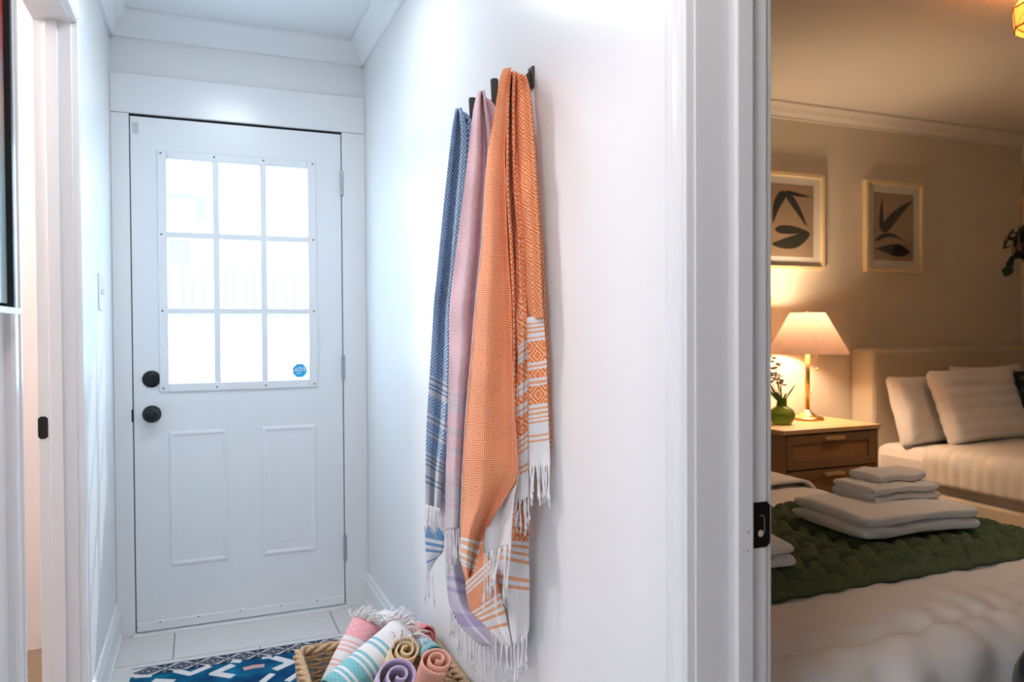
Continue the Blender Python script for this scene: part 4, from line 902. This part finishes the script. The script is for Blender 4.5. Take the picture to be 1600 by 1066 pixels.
# --- unseen ceiling fill added to brighten the side room
t = empty('side_room_fill', (-1.2, 2.2, ZC), label='unseen round ceiling light added to brighten the side room', cat='ceiling light')
MB().lathe([(.12, ZC), (.12, ZC-.05), (.06, ZC-.08), (.0001, ZC-.085)], (-1.2, 2.2, 0), 28).build('globe', dm, t, smooth=True)
o = light('side_room_fill_bulb', 'POINT', (-1.2, 2.2, ZC-.14), 22, (1, .92, .90), shadow_soft_size=.08); place(o, t)
# --- pictures
def ring2(pts, y0, y1): return MB().prism(pts, lambda a, c: (a, y0, c), lambda a, c: (a, y1, c))
def leaf2(x0, z0, x1, z1, w0, bend, tip=.5):
    """flat leaf outline between two points"""
    d = Vector((x1-x0, z1-z0)); nn = Vector((-d.y, d.x)).normalized(); L_ = []; R_ = []
    for k in range(13):
        g = k/12; c = Vector((x0, z0))+d*g+nn*bend*math.sin(PI*g); ww = w0/2*math.sin(PI*g**tip)**.8 if 0 < k < 12 else 0
        L_.append(c+nn*ww); R_.append(c-nn*ww)
    return [tuple(p) for p in L_]+[tuple(p) for p in R_[::-1][1:-1]]
M['kraft'] = mat('tan_print', (.36, .25, .16), .8); M['matboard'] = mat('white_mat', (.74, .70, .62), .8); M['print_leaf'] = mat('print_leaf', (.022, .021, .013), .9)
M['pale_oak'] = mat('pale_oak_frame', (.80, .62, .36), .5, bump=.03, bscale=20)
def picture(label, x0, x1, z0, z1, leaves):
    t = empty('framed_print', ((x0+x1)/2, YB, (z0+z1)/2), label=label, cat='picture', group='leaf prints above the beds')
    f = .020; y0 = YB-.034
    bx(x0, x0+f, y0, YB-.001, z0, z1).build('frame_side', 'pale_oak', t, bevel=.001); bx(x1-f, x1, y0, YB-.001, z0, z1).build('frame_side', 'pale_oak', t, bevel=.001)
    bx(x0+f, x1-f, y0, YB-.001, z1-f, z1).build('frame_rail', 'pale_oak', t, bevel=.001); bx(x0+f, x1-f, y0, YB-.001, z0, z0+f).build('frame_rail', 'pale_oak', t, bevel=.001)
    bx(x0+f, x1-f, YB-.016, YB-.008, z0+f, z1-f).build('mat_board', 'matboard', t)
    a0, a1, c0, c1 = x0+.072, x1-.072, z0+.072, z1-.068
    pr = bx(a0, a1, YB-.018, YB-.0165, c0, c1).build('print', 'kraft', t)
    for lf in leaves:
        lx0, lz0, lx1, lz1, w0, bd_ = lf[:6]
        S = lambda a, c: (a0+(a1-a0)*a, c1-(c1-c0)*c)
        (xa, za), (xb, zb_) = S(lx0, lz0), S(lx1, lz1)
        ring2(leaf2(xa, za, xb, zb_, w0, bd_, *(lf[6:])), YB-.0195, YB-.0182).build('leaf_shape', 'print_leaf', pr)
    bx(x0+f, x1-f, YB-.0245, YB-.0235, z0+f, z1-f).build('pane', 'picglass', t)
picture('framed print of a drooping dark leaf sprig above the lamp', 2.845, 3.305, 1.525, 2.065, [(.36, .09, .09, .545, .056, -.020), (.375, .10, .85, .57, .044, .006), (.375, .087, .925, .147, .018, -.006), (.125, .63, .91, .65, .046, .004, .6), (.925, .665, .06, .84, .070, .020, .85)])
picture('framed print of an upright dark leaf sprig above the far bed', 3.62, 4.085, 1.525, 2.065, [(.19, .565, .205, .07, .034, .004), (.2, .58, .985, .075, .064, .012), (.03, .715, .75, .70, .028, .036), (.015, .83, .915, .865, .074, .004, 1.5)])

# --- pendant light near the bedroom ceiling
p = AT(1650, 30, 'y', 1.8); PX, PY = p.x, p.y
t = empty('pendant_light', (PX, PY, ZC), label='glowing woven rattan pendant at the top right of the bedroom', cat='pendant light')
M['rattan'] = shade_mat('rattan_shade', (.84, .56, .27), .22); M['rattan_rib'] = mat('rattan_rib', (.22, .10, .03), .7)
prof = [(.085, 2.245), (.128, 2.275), (.134, 2.345), (.095, 2.405)]; nb = 10; vs, fs = [], []
for r, z in prof:
    for k in range(nb): q = 2*PI*k/nb; vs.append((PX+r*math.cos(q), PY+r*math.sin(q), z))
for i in range(3):
    for k in range(nb): fs.append((i*nb+k, i*nb+(k+1) % nb, (i+1)*nb+(k+1) % nb, (i+1)*nb+k))
MB().add(vs, fs).build('shade', 'rattan', t, solid=.002)
rb = MB()
for i in range(4):
    ring_ = [vs[i*nb+k % nb] for k in range(nb+1)]; rb.tube(ring_, .003, 5)
for k in range(nb): rb.tube([vs[i*nb+k] for i in range(4)], .0025, 5); rb.tube([vs[nb+k], vs[2*nb+(k+1) % nb]], .0014, 4)
rb.build('ribs', 'rattan_rib', t)
MB().lathe([(.05, ZC), (.05, ZC-.02), (.012, ZC-.03), (.012, ZC-.06)], (PX, PY, 0), 20).build('canopy', 'brass', t, smooth=True)
o = light('pendant_bulb', 'POINT', (PX, PY, 2.335), 14, (1, .77, .56), shadow_soft_size=.04); place(o, t)

# --- hanging planter at the right edge
p = AT(1606, 372, 'y', 3.0); HX, HY, HZ = p.x, p.y, 1.60
t = empty('hanging_planter', (HX, HY, HZ), label='hanging clay planter on macrame cords at the right edge', cat='planter')
MB().lathe([(.0001, 0), (.05, 0), (.062, .02), (.075, .12), (.078, .125), (.070, .125), (.066, .11), (.0001, .105)], (HX, HY, HZ), 28).build('pot', 'terracotta', t, smooth=True)
for k in range(3):
    q = 2*PI*k/3+PI; MB().tube([(HX, HY, HZ-.05), (HX+.062*math.cos(q), HY+.062*math.sin(q), HZ+.0), (HX+.082*math.cos(q), HY+.082*math.sin(q), HZ+.125), (HX, HY, ZC-.01)], .004, 6).build('cord', 'macrame', t, smooth=True)
MB().lathe([(.02, ZC), (.02, ZC-.012)], (HX, HY, 0), 12).build('ceiling_hook', 'brass', t)
t = empty('trailing_plant', (HX, HY, HZ+.11), label='dark trailing houseplant spilling from the hanging planter', cat='plant')
rd = random.Random(11)
for k in range(7):
    a = PI+rd.uniform(-1.4, 1.4) if k < 5 else rd.uniform(-1, 1); rr = rd.uniform(.08, .12); dn = rd.uniform(.04, .22)
    pts = [(HX+.02*math.cos(a), HY+.02*math.sin(a), HZ+.10), (HX+rr*.7*math.cos(a), HY+rr*.7*math.sin(a), HZ+.16), (HX+rr*1.05*math.cos(a), HY+rr*1.05*math.sin(a), HZ+.13-dn*.3), (HX+rr*1.1*math.cos(a), HY+rr*1.1*math.sin(a), HZ+.12-dn)]
    s = MB().tube(pts, .003, 5).build('vine', 'leaf', t, smooth=True)
    for q in range(5):
        b0 = Vector(pts[1]).lerp(Vector(pts[3]), q/4); leafmesh(b0, (rd.uniform(-.075, .03), rd.uniform(-.05, .02), rd.uniform(-.07, .03)), .075, .015).build('leaf', 'leaf', s, smooth=True, solid=.0008)
# --- dark case in front of the bed
t = empty('luggage_case', (1.515, .84, 0), label='dark teal rounded suitcase with a black clip at the bottom right corner', cat='suitcase')
t.rotation_euler = (0, 0, 0)
M['case'] = mat('case_shell', (.018, .032, .038), .22)
cse = bx(-.20, .20, -.11, .11, .04, .655).build('shell', 'case', None, bevel=.095, smooth=True); cse.modifiers['edge'].segments = 6
clip = bx(-.212, -.196, -.02, .02, .53, .585).build('clip', 'black', None, bevel=.004)
hdl = MB().tube([(-.08, 0, .615), (-.08, 0, .66), (.08, 0, .66), (.08, 0, .615)], .012, 10).build('handle', 'black', None, smooth=True)
wh = [MB().lathe([(.0001, -.012), (.02, -.012), (.02, .012), (.0001, .012)], (sx_*.14, sy_*.07, .021), 14, 'x').build('wheel', 'black', None) for sx_ in (-1, 1) for sy_ in (-1, 1)]
for o in (cse, clip, hdl, *wh): o.parent = t

# ================================================================== OUTSIDE
M['concrete'] = mat('pale_concrete', (.62, .62, .62), .9, bump=.2, bscale=8); M['grass'] = mat('pale_ground', (.50, .50, .47), .95)
struct('ground', MB().add([(-8, YB+.12, -.15), (9, YB+.12, -.15), (9, 9.5, .95), (-8, 9.5, .95), (9, 26, 3.3), (-8, 26, 3.3)], [(0, 1, 2, 3), (3, 2, 4, 5)]), 'concrete', label='sunlit concrete rising outside the entry door', cat='ground')
struct('kerb', bx(-8, 9, 9.45, 9.6, .90, 1.0), 'concrete', label='low kerb line outside the entry door', cat='kerb')
fn_ = empty('wooden_fence', (0, 12.6, 1.15), label='pale wooden plank fence outside the entry door panes', cat='fence')
M['cedar'] = mat('cedar_plank', (.29, .225, .19), .85, vary=.08, bscale=3, stretch=(3, 3, .5))
pl = None
for k in range(34):
    x = -3.4+k*.15; yo = .006*(k % 2)
    if pl is None: pl = bx(0, .158, 12.58, 12.60, 1.15, 2.18).build('plank', 'cedar', fn_, bevel=.003)
    o = pl if k == 0 else copy_of(pl, fn_)
    if k: o.matrix_parent_inverse = pl.matrix_parent_inverse
    o.location = (x, yo*3, random.uniform(-.012, .012))
for x in (-2.5, -.1, 1.6): bx(x, x+.09, 12.63, 12.72, 1.1, 2.2).build('post', 'cedar', fn_)
for z in (1.3, 1.95): bx(-3.4, 1.7, 12.62, 12.65, z, z+.08).build('rail', 'cedar', fn_)
hs = empty('neighbour_house', (0, 17, 1), label='white neighbouring house beyond the fence', cat='house')
M['siding'] = mat('white_siding', (.42, .42, .42), .8); M['housewin'] = mat('house_window', (.27, .26, .26), .6, spec=.1)
bx(-4.5, -.6+.55, 17, 21, 1, 4.0).build('wall', 'siding', hs)
wn = frame_rect(-.62, -.14, 2.45, 3.10, .05, 16.95, 17.01).build('window', 'siding', hs); bx(-.57, -.19, 16.97, 16.985, 2.50, 3.05).build('pane', 'housewin', wn)
MB().prism([(-4.8, 3.95), (.25, 3.95), (-2.2, 5.4)], lambda a, c: (a, 16.7, c), lambda a, c: (a, 21.3, c)).build('roof', 'siding', hs)
po = empty('porch', (1.5, 15.5, 1), label='pale porch frame outside, seen through the right panes', cat='porch')
bx(1.42, 1.52, 15.4, 15.5, 1, 5).build('upright', 'siding', po); bx(1.75, 1.85, 15.4, 15.5, 1, 5).build('upright', 'siding', po); bx(1.3, 3.2, 15.38, 15.52, 4.6, 4.8).build('beam', 'siding', po)
